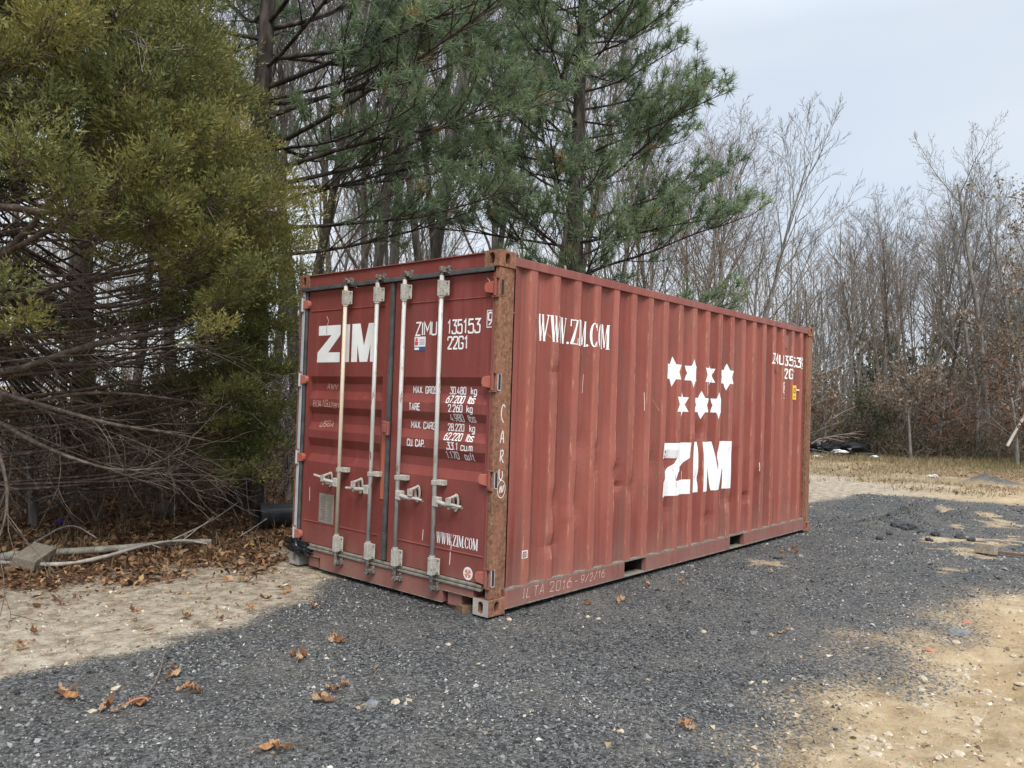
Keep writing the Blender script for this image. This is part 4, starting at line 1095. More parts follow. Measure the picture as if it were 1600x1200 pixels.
# leaf litter and needles, joined
def leaf_cloud(xy, zoff, L, rnd, tilt=.5):
    n = len(xy)
    base = np.array([(-.5, 0, .0), (-.05, -.5, .35), (.5, 0, .1), (.05, .5, .35)], float)
    F0 = np.array([(0, 1, 2), (0, 2, 3)])
    v = np.broadcast_to(base, (n, 4, 3)).copy(); v[..., 0] *= L[:, None]; v[..., 1] *= (L*rng.uniform(.3, .6, n))[:, None]; v[..., 2] *= (L*rng.uniform(-.3, .7, n))[:, None]
    t1, t2, a = rng.normal(0, tilt, n)[:, None], rng.normal(0, tilt, n)[:, None], rng.random(n)[:, None]*2*PI
    y = v[..., 1]*np.cos(t1)-v[..., 2]*np.sin(t1); z = v[..., 1]*np.sin(t1)+v[..., 2]*np.cos(t1); x = v[..., 0]
    x, z = x*np.cos(t2)+z*np.sin(t2), -x*np.sin(t2)+z*np.cos(t2)
    X_, Y_ = x*np.cos(a)-y*np.sin(a), x*np.sin(a)+y*np.cos(a)
    V = np.stack([X_+xy[:, :1], Y_+xy[:, 1:], z+zoff[:, None]], -1).reshape(-1, 3)
    return V, (F0[None]+(np.arange(n)*4)[:, None, None]).reshape(-1, 3), np.repeat(rnd, 4)
xy, dd = sample_ground(85000, 5.6, 26, 1.9)
_, l_, _ = masks(xy[:, 0], xy[:, 1])
keep = (rng.random(len(xy)) < l_) & ~in_container(xy, .05); xy, dd = xy[keep], dd[keep]
V, F, R = leaf_cloud(xy, height(xy[:, 0], xy[:, 1])+rng.random(len(xy))*.03+.004, rng.uniform(.04, .10, len(xy))*(1+np.clip(dd-9, 0, 20)*.07), rng.random(len(xy)))
xy2, dd2 = sample_ground(9000, 3.2, 9, 1.0, (-.1, .72)); g_, l_, _ = masks(xy2[:, 0], xy2[:, 1]); keep = (g_ < .4) & (l_ < .5) & ~in_container(xy2, .05) & (xy2[:, 1] > .5)
keep &= rng.random(len(xy2)) < np.clip((xy2[:, 1]-1.2)/1.6, .05, 1)**1.5
xy2 = xy2[keep]
V2, F2, R2 = leaf_cloud(xy2, height(xy2[:, 0], xy2[:, 1])+.008, rng.uniform(.008, .045, len(xy2)), rng.random(len(xy2)), .25)
m = Mat('brown_leaf_litter', rough=.8, spec=.15)
cc = m.ramp(m.attr('rnd'), [(0, (.05, .028, .018)), (.35, (.13, .065, .035)), (.62, (.22, .12, .065)), (.85, (.34, .21, .12)), (.96, (.46, .30, .15)), (1, (.5, .36, .2))])
m.color(cc); m.translucent(cc, .15); M_LITTER = m.m
setp(mesh('leaf_litter', np.concatenate([V, V2]), np.concatenate([F, F2+len(V)]), M_LITTER, attrs={'rnd': np.concatenate([R, R2])}), kind='stuff')

# stones one can tell apart
def rock(name, loc, size, sq, mat, label, cat, seed, group=None, sub=2, rot=0):
    bm = bmesh.new(); bmesh.ops.create_icosphere(bm, subdivisions=sub, radius=1)
    for v in bm.verts:
        n_ = .75+.55*float(vnoise(v.co.x*1.3+seed*3.1+v.co.z*.8, v.co.y*1.3+v.co.z*1.1+seed, 1.3)); n_ += random.uniform(-.13, .13); v.co = Vector((v.co.x*n_*sq[0], v.co.y*n_*sq[1], v.co.z*n_*sq[2]))*size
    o = from_bm(name, bm, mat, None, smooth=False); o.location = loc; o.rotation_euler = (0, 0, rot)
    return setp(o, label, cat, group)
M_STONE = simple('pale_tan_stone', (.30, .24, .17), (.46, .39, .30), 25, .85, bump=.5)
M_STONE2 = simple('grey_stone', (.10, .105, .12), (.18, .18, .19), 25, .8, bump=.5)
M_STONE3 = simple('reddish_stone', (.30, .12, .08), (.38, .18, .12), 25, .8)
def gl(u_, v_, dz=0.0): g = G(u_, v_); return (g[0], g[1], float(height(g[0], g[1]))+dz)
rock('stone', gl(1500, 987), .085, (1.1, .7, .22), M_STONE2, 'flat dark grey stone on the sandy soil at the right', 'stone', 3, rot=-.8)
rock('stone', gl(1510, 972), .045, (1, .6, .3), M_STONE3, 'small red brick fragment beside the flat grey stone', 'stone', 5)
rock('stone', gl(1494, 1003), .035, (1, .8, .5), M_STONE, 'round tan stone just below the flat grey stone', 'stone', 8)
rock('stone', gl(1453, 1013), .04, (1, .8, .4), M_STONE3, 'reddish stone lying on pale sand left of the grey stone', 'stone', 9)
rock('stone', gl(582, 1101), .035, (1, .8, .5), M_STONE2, 'grey brown stone beside the small sand patch on gravel', 'stone', 11)
rock('stone', gl(618, 1099), .03, (1, .8, .5), M_STONE, 'pale stone on gravel near the small sand patch', 'stone', 12)
for k in range(42):
    u_, v_ = random.uniform(1250, 1600), random.uniform(985, 1200)
    if u_ < 1600-(v_-940)*1.4+random.uniform(-40, 60): continue
    rock('stone', gl(u_, v_), random.uniform(.014, .034), (1, random.uniform(.6, 1), random.uniform(.35, .7)), M_STONE, 'small tan stone half buried in the sandy soil', 'stone', k+20, 'small stones in the sandy soil', 2)
for k, (u_, v_) in enumerate(((780, 952), (796, 965), (935, 965), (180, 1075), (1290, 1098), (1310, 1100), (1238, 1095), (970, 1145), (145, 1110), (700, 1005), (1100, 985), (1195, 1065))):
    rock('stone', gl(u_, v_), random.uniform(.016, .026), (1, .8, .6), M_STONE if k % 2 else simple('light_grey_stone', (.4, .4, .38), (.5, .5, .48), 20, .8) if k == 0 else M_STONE, 'pale pebble standing out on the dark gravel', 'stone', k+90, 'pale pebbles on the dark gravel', 2)

M_CLOD = simple('dark_millings', (.018, .018, .019), (.06, .06, .062), 60, .85, bump=.9)  # tone darker than the gravel round the clods
for k, (u_, v_, sz_) in enumerate(((1403, 825, .11), (1412, 829, .07), (1424, 828, .09), (1440, 834, .06), (1390, 836, .05), (1462, 838, .07), (1500, 842, .08), (1518, 846, .06), (1452, 846, .05), (1375, 842, .05))):
    rock('gravel_clod', gl(u_, v_, .015), sz_, (1, .8, .6), M_CLOD, 'dark clod of millings on the disturbed gravel patch at the right', 'clod', k+150, 'dark clods on the disturbed gravel')
# bucket of small sticks, straws
def stick(name, pts, r0, r1, mat, label, cat, group=None, sides=7, tw=None, knob=.0):
    pts = [np.array(p, float) for p in pts]; q = chaikin(pts, 2); n = len(q)
    T = Tubes(); rr = np.linspace(r0, r1, n)*(1+knob*rng.normal(0, 1, n)); T.add(q, rr, sides)
    for (t, L, az) in (tw or []):
        p, d = along(np.array(q), t); dd_ = side_dir(d, .7, az); T.add(wobble(p, dd_, L, 5, .12), np.linspace(r1*.7, r1*.25, 5), 4)
    V, F = T.build(); o = mesh(name, V, F, mat, smooth=True); return setp(o, label, cat, group)
def gz(u_, v_, z): g = G(u_, v_, z); return g
bark_grey = simple('pale_lichened_bark', (.20, .18, .14), (.42, .39, .33), 16, .85, bump=.6)
bark_pale = simple('pale_peeling_bark', (.36, .32, .26), (.52, .48, .42), 14, .8, bump=.5)
bark_brown = simple('brown_grey_bark', (.09, .07, .055), (.19, .155, .125), 18, .9, bump=.8, sc=(1, 1, .3))
stick('fallen_log', [gz(-60, 880, .07), gz(60, 864, .08), gz(180, 858, .08), gz(290, 846, .05), gz(330, 846, .04)], .040, .022, bark_grey, 'long grey fallen log lying on the leaves behind the wooden block', 'log', tw=[(.5, 1.2, .5), (.8, .8, 2.5)], knob=.08)
stick('fallen_branch', [gz(-10, 878, .05), gz(90, 884, .05), gz(160, 872, .07), (gz(230, 850, .09)), gz(290, 843, .08), gz(325, 850, .05)], .021, .009, bark_pale, 'pale peeling fallen branch curving in front of the grey log', 'branch', tw=[(.6, .5, 1.0), (.75, .4, 4)], knob=.10)
stick('fallen_branch', [gz(270, 843, .04), gz(330, 815, .15), gz(372, 785, .25)], .010, .005, bark_pale, 'thin pale branch rising from the log towards the black pipe', 'branch', tw=[(.4, .3, 1), (.7, .3, 3)])
stick('fallen_branch', [gz(375, 838, .03), gz(400, 822, .08), gz(432, 800, .18)], .007, .004, bark_pale, 'short thin twig leaning among leaves in front of the black pipe', 'branch')
stick('fallen_branch', [gz(50, 850, .05), gz(110, 815, .12), gz(150, 840, .05)], .010, .006, bark_pale, 'thin arched twig rising behind the grey log', 'branch')
stick('twig', [gz(257, 1020, .01), gz(250, 1050, .03), gz(238, 1075, .01), gz(222, 1090, .01)], .005, .003, bark_brown, 'thin dark twig standing among curled leaves on the gravel', 'twig', tw=[(.3, .12, 1), (.6, .15, 3)])
stick('twig', [gz(198, 1100, .01), gz(212, 1092, .03), gz(228, 1090, .02), gz(232, 1096, .01)], .007, .005, simple('red_brown_twig', (.25, .11, .07), (.32, .16, .1), 20, .7), 'red brown curved twig among the leaves on the gravel', 'twig')
stick('twig', [gz(165, 945, .005), gz(200, 940, .01), gz(235, 935, .005)], .004, .003, bark_brown, 'thin straight twig lying on the sandy strip', 'twig')
stick('leaning_pole', [P(1574, 697, 28.2), P(1590, 668, 28.4), P(1628, 606, 28.8)], .045, .04, simple('pale_bare_pole', (.45, .38, .32), (.55, .48, .42), 5, .8), 'pale bare pole leaning against the bushes at the far right', 'pole')
# wooden blocks
def block(loc, dims, rot, mat, label, cat='wood block'):
    bm = bmesh.new(); a, b, c_ = dims; bx(bm, -a/2, a/2, -b/2, b/2, -c_/2, c_/2)
    o = from_bm('wood_block', bm, mat, None, bevel=.006); o.location = loc; o.rotation_euler = rot; return setp(o, label, cat)
g = G(56, 890); block((g[0], g[1]+.05, .10), (.33, .19, .09), (.22, -.18, .75), wood_grey, 'weathered grey wooden block tilted against the fallen log')
g = G(1541, 866); block((g[0], g[1], .06), (.12, .20, .11), (0, .1, -.15), wood_grey, 'small grey wooden block on the gravel at the far right')
g = G(1575, 868); block((g[0], g[1]-.1, .03), (.05, .5, .03), (0, 0, .1), wood_brown, 'narrow dark board on the gravel beside the small grey block', 'board')
# black plastic culvert pipe with a paler liner
pd_ = thing('drain_pipe', (0, 0, 0), 'black plastic drain pipe lying in the leaves behind the container', 'pipe')
c0 = np.array(P(413, 786, 9.3)); c0[2] = .13; c1 = c0+np.array([1.9, -.55, .02])*1.0
def ring_tube(a, b, ro, ri, n=32):
    bm = bmesh.new(); a, b = Vector(a), Vector(b); d = (b-a).normalized(); x = d.cross(Vector((0, 0, 1))).normalized(); y = x.cross(d); R_ = []
    for p, r in ((a, ri), (a, ro), (b, ro), (b, ri)): R_.append([bm.verts.new(p+(x*math.cos(2*PI*i/n)+y*math.sin(2*PI*i/n))*r) for i in range(n)])
    for j in range(4):
        A, B = R_[j], R_[(j+1) % 4]
        for i in range(n): bm.faces.new((A[i], A[(i+1) % n], B[(i+1) % n], B[i]))
    return bm
from_bm('pipe_shell', ring_tube(c0, c1, .135, .115), simple('black_pipe_plastic', (.016, .018, .022), (.035, .038, .043), 9, .42), pd_, smooth=False)
from_bm('pipe_liner', ring_tube(c0+np.array([.05, -.014, 0]), c1, .114, .10), simple('grey_pipe_liner', (.12, .115, .10), (.25, .24, .21), 12, .7), pd_)
from_bm('pipe_collar', ring_tube(c0+np.array([-.06, .017, 0]), c0+np.array([.02, -.006, 0]), .152, .116), simple('dark_pipe_collar', (.02, .02, .022), (.04, .04, .042), 9, .5), pd_)
rock('boulder', tuple(P(262, 780, 10.5)[:2])+(.07,), .13, (1, .8, .7), simple('mossy_grey_rock', (.10, .11, .11), (.24, .25, .26), 8, .85), 'grey rock half hidden by brush under the cedar', 'rock', 44)
bm = bmesh.new(); bmesh.ops.create_icosphere(bm, subdivisions=2, radius=.035)
for v in bm.verts: v.co *= .6+.9*float(vnoise(v.co.x*40+5, v.co.y*40+v.co.z*30+5, 1)); 
o = from_bm('litter_scrap', bm, simple('purple_plastic', (.10, .05, .35), (.14, .08, .45), 30, .5), None); o.location = gl(93, 820, .04); setp(o, 'small purple scrap on the leaves behind the fallen log', 'litter')
# rubbish heap at the wood's edge
def crumple(name, loc, size, sq, mat, label, cat, seed):
    bm = bmesh.new(); bmesh.ops.create_icosphere(bm, subdivisions=3, radius=1)
    for v in bm.verts:
        n_ = .5+.9*float(vnoise(v.co.x*2.2+seed*2+v.co.z*2, v.co.y*2.2+seed+v.co.z*1.7, 1.5)); v.co = Vector((v.co.x*n_*sq[0], v.co.y*n_*sq[1], max(-.2, v.co.z*n_*sq[2])))*size
    o = from_bm(name, bm, mat, None); o.location = loc; return setp(o, label, cat)
blk = simple('black_bin_bag', (.008, .009, .01), (.02, .022, .025), 6, .35); wht = simple('white_scrap', (.6, .6, .58), (.7, .7, .7), 6, .6)
def far(u_, v_, d, z=0): p = P(u_, v_, d); return (p[0], p[1], z)
crumple('bin_bag', far(1276, 690, 29, .15), .55, (.6, .8, .6), blk, 'black bin bag on the heap just right of the container', 'bin bag', 1)
crumple('plastic_sheet', far(1310, 688, 29.5, .2), .9, (.8, 1.1, .35), blk, 'crumpled black sheeting on the rubbish heap', 'plastic sheet', 2)
crumple('white_scrap', far(1312, 692, 28.6, .2), .20, (.8, 1.2, .35), wht, 'white scrap on top of the rubbish heap', 'scrap', 3)
crumple('white_scrap', far(1278, 702, 27.5, .05), .17, (.8, 1, .3), wht, 'white scrap below the rubbish heap by the container', 'scrap', 4)
crumple('white_scrap', far(1366, 695, 28.5, .1), .14, (.8, 1, .3), wht, 'lone pale scrap in the grass right of the heap', 'scrap', 5)
crumple('white_scrap', far(1458, 724, 22, .03), .12, (.8, 1, .4), wht, 'tiny pale scrap in the dry grass right of middle', 'scrap', 6)
for k in range(7):
    a = P(1285+k*9, 694-k*1.5, 28.6+.2*k); stick('scrap_stick', [a+(-.5, .2, 0), a+(0, 0, .25), a+(.6, -.5, .1+.1*(k % 3))], .03, .02, bark_brown, 'brown stick jutting from the rubbish heap', 'stick', 'sticks in the rubbish heap')

# ------------------------------------------------------------------ trees
def bark(name, a, b, sc=(1, 1, .25), scale=10):
    m = Mat(name, rough=.9, spec=.15); n = m.noise(scale, 6, sc, rough=.65)
    m.color(m.ramp(n, [(.32, tuple(x*.5 for x in a)), (.5, a), (.68, b)])); m.bump(m.noise(scale*2, 5, sc), .8, .02); return m.m
B_PINE = bark('pine_bark', (.042, .036, .032), (.105, .09, .078))
B_CEDAR = bark('cedar_bark', (.12, .085, .07), (.24, .19, .16), (1, 1, .2), 16)
B_GREY = bark('grey_bare_bark', (.19, .175, .16), (.33, .31, .285))
B_DEAD = bark('dead_grey_branch', (.105, .08, .065), (.20, .165, .14), (1, 1, 1), 14)
B_DTR = bark('dark_wood_bark', (.075, .066, .058), (.15, .135, .12))
B_TWIG = bark('brown_twig_bark', (.18, .135, .105), (.30, .24, .195))

def foliage_mat(name, stops, tr=.38):
    m = Mat(name, rough=.6, spec=.25); c = m.ramp(m.attr('rnd'), stops); m.color(c); m.translucent(c, tr); return m.m
F_PINE = foliage_mat('pine_needles', [(0, (.085, .125, .075)), (.4, (.17, .235, .135)), (.75, (.25, .32, .175)), (.93, (.32, .37, .19)), (1, (.34, .19, .07))])
F_CEDAR = foliage_mat('cedar_sprays', [(0, (.075, .092, .036)), (.3, (.145, .158, .055)), (.6, (.235, .225, .072)), (.88, (.33, .285, .09)), (1, (.34, .26, .09))])
F_LEAF = foliage_mat('beech_leaves', [(0, (.085, .06, .042)), (.45, (.17, .12, .08)), (.8, (.29, .21, .14)), (1, (.43, .34, .25))])
F_BUSH = foliage_mat('bush_leaves', [(0, (.03, .045, .02)), (.5, (.065, .08, .035)), (1, (.15, .15, .07))])
F_RED = foliage_mat('dark_red_leaves', [(0, (.06, .032, .024)), (.5, (.14, .078, .052)), (1, (.27, .16, .10))])

def needles(pos, dirs, K, Ln, Wn, spread, rnd, jr=.15):
    n = len(pos); pos = np.repeat(pos, K, 0); dirs = np.repeat(dirs, K, 0); r_ = np.repeat(rnd, K)
    d = rng.normal(0, 1, (n*K, 3)); d /= np.linalg.norm(d, axis=1, keepdims=True)+1e-9; d = dirs*spread+d*.8; d /= np.linalg.norm(d, axis=1, keepdims=True)+1e-9
    base = pos+dirs*rng.uniform(-.08, .05, (n*K, 1))
    L = rng.uniform(.7, 1.1, (n*K, 1))*Ln
    s = np.cross(d, rng.normal(0, 1, (n*K, 3))); s /= np.linalg.norm(s, axis=1, keepdims=True)+1e-9
    tip = base+d*L; tip[:, 2] -= (L[:, 0]**2)*.5
    V = np.stack([base-s*Wn/2, base+s*Wn/2, tip], 1).reshape(-1, 3)
    F = np.arange(n*K*3).reshape(-1, 3)
    return V, F, np.repeat(np.clip(r_+rng.normal(0, jr, n*K), 0, 1), 3)

def pine(base, height_, z_low, prof_r, trunk_r, nb, label, group=None, lean=(0, 0), tuft=.17, density=1.0, keepf=None, extra=(), K=38, low_up=.0):
    base = np.array(base, float); t = thing('pine_tree', base, label, 'pine tree', group)
    T = Tubes(); tuf_p, tuf_d, tuf_r = [], [], []
    n = 14; zs = np.linspace(-.1, height_, n); trunk = np.stack([zs*lean[0]+.06*np.sin(zs*1.1), zs*lean[1]+.05*np.cos(zs*.9)-.05, zs], 1)
    tk = Tubes(); tk.add(trunk, trunk_r*np.clip(1-zs/height_*.92, .05, 1)*(1+.5*np.exp(-np.clip(zs, 0, 9)*3)), 12)
    V, F = tk.build(); mesh('trunk', V, F, B_PINE, t, smooth=True)
    prim = []
    for k in range(nb):
        z = z_low+(height_-z_low-.3)*((k+.5)/nb)**.9; az = k*2.39996+rng.normal(0, .25); L = np.interp(z, prof_r[0], prof_r[1])*rng.uniform(.8, 1.08)
        prim.append((z, az, L, None))
    for e in extra: prim.append(e)
    for z, az, L, up in prim:
        p0, _ = along(trunk, (z+.1)/(height_+.1)); rise = (rng.uniform(.10, .45) if z > z_low+.9 else rng.uniform(-.12, .12)) if up is None else up
        d = np.array([math.cos(az), math.sin(az), rise*.8]); rr = .006+.0075*L
        pts = wobble(p0, d, L, 9, .07, .035)
        T.add(pts, np.linspace(rr, .006, 9), 6)
        m_ = max(4, int(L*6.5*density))
        for j in range(m_):
            tt = .25+.75*(j+rng.random())/m_
            q, dd_ = along(pts, tt); side = 1 if j % 2 else -1
            a = side*rng.uniform(.5, 1.0); dh = unit(np.array([dd_[0]*math.cos(a)-dd_[1]*math.sin(a), dd_[0]*math.sin(a)+dd_[1]*math.cos(a), dd_[2]+rng.normal(.12, .2)]))
            L2 = L*(1-tt*.6)*rng.uniform(.22, .48); sp_ = wobble(q, dh, L2, 5, .10, .09)
            T.add(sp_, np.linspace(rr*.35*(1-tt*.5)+.003, .003, 5), 4)
            tuf_p.append(sp_[-1]); tuf_d.append(unit(sp_[-1]-sp_[-2]+[0, 0, .03])); rb = rng.uniform(.2, .8)*.5+.25*rng.random(); tuf_r.append(rb)
            for i in range(int(round((1+L2*2.8)*density))):
                t3 = rng.uniform(.3, 1); q3, d3 = along(sp_, t3); dd3 = side_dir(d3, rng.uniform(.4, .9), rng.uniform(0, 6.28)); dd3 = unit(dd3+[0, 0, .35]); L3 = rng.uniform(.10, .32)
                sp3 = wobble(q3, dd3, L3, 3, .1, .1); T.add(sp3, [.0045, .004, .003], 3)
                tuf_p.append(sp3[-1]); tuf_d.append(unit(sp3[-1]-sp3[-2])); tuf_r.append(np.clip(rb+rng.normal(0, .12), 0, .9) if rng.random() > .03 else 1.0)
    V, F = T.build(); mesh('branches', V, F, B_PINE, t, smooth=True)
    tp_, td_, tr_ = np.array(tuf_p), np.array(tuf_d), np.array(tuf_r)
    if keepf is not None:
        k_ = keepf(tp_+base); tp_, td_, tr_ = tp_[k_], td_[k_], tr_[k_]
    V, F, R = needles(tp_, td_, K, tuft, .0115, .60, tr_, .12)
    mesh('crown', V, F, F_PINE, t, attrs={'rnd': R})
    return t, len(tp_)
# the pine behind the middle of the container
p_ = np.array([6.69, 4.38, 0.0])
pine(p_, 12.5, 2.25, ([2.0, 3.2, 5.0, 6.5, 8.2, 10.5, 12.5], [2.3, 2.85, 2.7, 2.35, 1.85, 1.05, .2]), .20, 92, 'full green pine rising behind the middle of the container', tuft=.165, density=1.06)
# the big pine on the left, limbs sweeping over the container
def lim(pts):
    u_, v_, z = to_px(pts); return (pts[:, 2] > 3.2) | (u_ > 430)
q_ = P(388, 640, 10.6); ax = math.atan2(2.7-q_[1], 3.6-q_[0])
ext = [(3.6, ax-.1, 3.3, .12), (4.1, ax+.25, 3.7, .42), (4.6, ax-.3, 4.0, .35), (5.0, ax+.1, 4.0, .45), (3.3, ax+.3, 3.2, .10), (5.4, ax-.1, 3.8, .35), (5.8, ax+.3, 3.6, .3), (4.3, ax+.0, 4.2, .22), (6.2, ax+.1, 3.4, .3), (3.9, ax+.5, 3.4, .3), (5.2, ax+.55, 3.4, .35)]
pine((q_[0], q_[1], 0), 13.5, 4.0, ([3.0, 4.5, 6.5, 9, 13.5], [2.7, 3.1, 3.2, 2.4, .3]), .17, 50, 'large pine left of the container with long limbs reaching to the right', tuft=.175, density=.85, extra=ext, keepf=lim)
q_ = P(120, 640, 14.5)
pine((q_[0], q_[1], 0), 13, 5.0, ([4, 6, 9, 13], [2.2, 3.2, 2.6, .3]), .18, 34, 'dark pine behind the cedar at the upper left corner', tuft=.2, density=.8, K=24)

# red cedar at the left
ct = np.array(P(-95, 640, 8.9)); ct[2] = 0
cedar = thing('cedar_tree', ct, 'spreading yellow green cedar at the left with bare lower limbs', 'cedar tree')
CR_POLY = [(-400, -600), (340, -600), (345, 0), (315, 40), (345, 85), (372, 130), (402, 160), (392, 215), (432, 262), (445, 305), (456, 350), (462, 395), (450, 440), (438, 480), (426, 530), (416, 580), (432, 640),
           (436, 690), (412, 740), (390, 785), (352, 765), (345, 700), (340, 610), (322, 530), (300, 470), (225, 432), (150, 420), (118, 385), (70, 345), (-10, 350), (-400, 380)]
CR_PATCH = [(-400, 400), (-10, 425), (60, 445), (115, 470), (105, 520), (60, 560), (-10, 575), (-400, 600)]
T = Tubes(); cp, cdr, crn = [], [], []
tz = np.linspace(-.1, 9.0, 12); tr = np.stack([.05*tz+.1*np.sin(tz), .02*tz, tz], 1)
tk = Tubes(); tk.add(tr, .17*np.clip(1-tz/9.4, .05, 1)+.03*np.exp(-tz*2), 12); V, F = tk.build(); mesh('trunk', V, F, B_CEDAR, cedar, smooth=True)
def bough(c_, d, rad, n_sp, tint):
    """a fluffy mass: sprays standing on the outside of a flattened ellipsoid round the branch end"""
    d = unit(np.array(d)); sdv = unit(np.cross(d, [0, 0, 1.0])); up_ = np.cross(sdv, d)
    n_ = rng.normal(0, 1, (n_sp, 3)); n_ /= np.linalg.norm(n_, axis=1, keepdims=True); n_[:, 2] = np.where(n_[:, 2] < -.35, -n_[:, 2]*.6, n_[:, 2])
    lump = 1+.62*(vnoise(n_[:, 0]*1.6+c_[0]*5+9, n_[:, 1]*1.6+n_[:, 2]*1.9+c_[2]*3, 1.6)-.5)*2
    r_ = rad*lump*rng.uniform(.55, 1.25, n_sp)
    loc = (n_[:, :1]*d*1.25+n_[:, 1:2]*sdv*.9+n_[:, 2:]*up_*.62)*r_[:, None]
    dr_ = n_[:, :1]*d+n_[:, 1:2]*sdv+n_[:, 2:]*up_*1.3+[0, 0, .45]; dr_ /= np.linalg.norm(dr_, axis=1, keepdims=True)
    cp.extend(np.array(c_)+loc); cdr.extend(dr_)
    tn = tint+.28*(vnoise(loc[:, 0]*6+c_[0]*9, loc[:, 1]*6+loc[:, 2]*7, 1.0)-.5); crn.extend(np.clip(tn+rng.normal(0, .10, n_sp), 0, 1))
made = 0; tries = 0; cents = []
while made < 640 and tries < 90000:
    tries += 1
    z = rng.uniform(.35, 8.0); R_ = np.interp(z, [.2, 1.0, 3.0, 5.0, 7, 9], [2.7, 3.0, 3.15, 2.75, 1.8, .3]); az = rng.uniform(0, 2*PI); f = rng.uniform(.55, 1.0)**.5
    c_ = np.array([math.cos(az)*R_*f, math.sin(az)*R_*f, z]); wpt = c_+ct; rad = rng.uniform(.15, .34)
    if -.6 < wpt[0] < 6.4 and -.3 < wpt[1] < 2.95+rad*.6 and wpt[2] < 3.2: continue
    u_, v_, zd = to_px(wpt[None]); u_, v_ = float(u_[0]), float(v_[0]); m_ = rad*.75*FPX/zd[0]
    infr = zd[0] > 0 and -380 < u_ < 1700 and v_ < 1250
    if infr and v_ > 470: rad *= .75; m_ *= .75
    okp = all(inside(CR_POLY, u_+a_*m_, v_+b_*m_) for a_, b_ in ((1, 0), (0, 1), (0, -1), (0, 0))) or all(inside(CR_PATCH, u_+a_*m_*.6, v_+b_*m_*.6) for a_, b_ in ((1, 0), (0, 1), (0, -1)))
    if infr and not okp: continue
    if not infr and rng.random() < .95: continue
    if any(np.linalg.norm(c_-q0) < .45*(rad+r0) for q0, r0 in cents): continue
    cents.append((c_, rad)); made += 1
    zb = max(.5, z-.25*R_*f-.2); p0, _ = along(tr, (zb+.1)/9.1); tint = rng.uniform(.22, .66)
    mid = p0*.5+c_*.5+[0, 0, -.12]+rng.normal(0, .12, 3); q = np.array(chaikin([p0, p0*.75+mid*.25+[0, 0, .05], mid, c_-[0, 0, .05], c_+unit(c_-mid)*.25], 1))
    if made % 4 == 0: T.add(q, np.linspace(.018, .004, len(q)), 4)
    bough(c_, c_-mid, rad, int(290*(rad/.33)**2)+18, tint)
    for i in range(4): T.add(wobble(c_-unit(c_-mid)*.15, unit(c_-mid)+rng.normal(0, .7, 3), rad*1.25, 5, .15, .03), [.009, .007, .005, .004, .003], 3)
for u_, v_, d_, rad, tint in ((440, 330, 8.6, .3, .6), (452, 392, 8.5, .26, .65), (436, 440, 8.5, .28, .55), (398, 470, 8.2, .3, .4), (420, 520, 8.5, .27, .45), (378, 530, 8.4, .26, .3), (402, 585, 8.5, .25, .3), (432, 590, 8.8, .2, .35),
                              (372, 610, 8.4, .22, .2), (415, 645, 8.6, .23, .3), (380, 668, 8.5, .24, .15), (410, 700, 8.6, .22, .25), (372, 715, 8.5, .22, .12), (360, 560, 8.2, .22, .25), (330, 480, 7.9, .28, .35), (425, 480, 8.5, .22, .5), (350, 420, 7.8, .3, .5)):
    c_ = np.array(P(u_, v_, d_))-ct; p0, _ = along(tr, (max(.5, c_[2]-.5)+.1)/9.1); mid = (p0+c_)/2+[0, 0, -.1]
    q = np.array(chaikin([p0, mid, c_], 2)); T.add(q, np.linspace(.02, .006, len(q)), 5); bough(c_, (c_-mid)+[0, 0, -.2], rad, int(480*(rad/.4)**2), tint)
nb_ = 0
while nb_ < 120:      # the far side of the crown, seen dimly through the bare lower limbs
    z = rng.uniform(.8, 5.5); az = rng.uniform(0, 2*PI); f = rng.uniform(.5, 1.0)**.5; R_ = np.interp(z, [.2, 1.0, 3.0, 6.0], [2.7, 3.0, 3.1, 2.4])
    c_ = np.array([math.cos(az)*R_*f, math.sin(az)*R_*f, z]); w_ = c_+ct; dd_ = math.hypot(w_[0]-CAM[0], w_[1]-CAM[1])
    u_, v_, zd = to_px(w_[None])
    if dd_ < 9.2 or u_[0] > 425 or u_[0] < -60 or v_[0] > 700: continue
    nb_ += 1; q = np.array(chaikin([tr[3]*.5+c_*.5*np.array([.4, .4, 1]), c_*.7, c_], 1)); T.add(q, np.linspace(.014, .004, len(q)), 4)
    bough(c_, c_*np.array([1, 1, 0])+[0, 0, .2], rng.uniform(.22, .38), 150, rng.uniform(.15, .5))
print('cedar boughs', made, tries, len(cp))
V, F = T.build(); mesh('branches', V, F, B_CEDAR, cedar, smooth=True)
cp, cdr, crn = np.array(cp), np.array(cdr), np.array(crn)
# each spray: a short feather of small flakes
K = 7; n = len(cp); ax_ = np.repeat(cdr, K, 0); t_ = rng.uniform(-.02, .09, (n*K, 1)); sd = rng.normal(0, 1, (n*K, 3)); sd -= ax_*(sd*ax_).sum(1, keepdims=True); sd /= np.linalg.norm(sd, axis=1, keepdims=True)
b0 = np.repeat(cp, K, 0)+ax_*t_+sd*(.10-t_)*rng.uniform(0, .5, (n*K, 1)); dr = ax_*.8+sd*rng.uniform(.2, .9, (n*K, 1)); dr /= np.linalg.norm(dr, axis=1, keepdims=True)
ln = rng.uniform(.025, .055, (n*K, 1)); ws = np.cross(dr, rng.normal(0, 1, (n*K, 3))); ws /= np.linalg.norm(ws, axis=1, keepdims=True)
V = np.stack([b0-ws*.0078, b0+ws*.0078, b0+dr*ln*.95], 1).reshape(-1, 3)
mesh('crown', V, np.arange(n*K*3).reshape(-1, 3), F_CEDAR, cedar, attrs={'rnd': np.repeat(np.clip(np.repeat(crn, K)+rng.normal(0, .09, n*K), 0, 1), 3)})
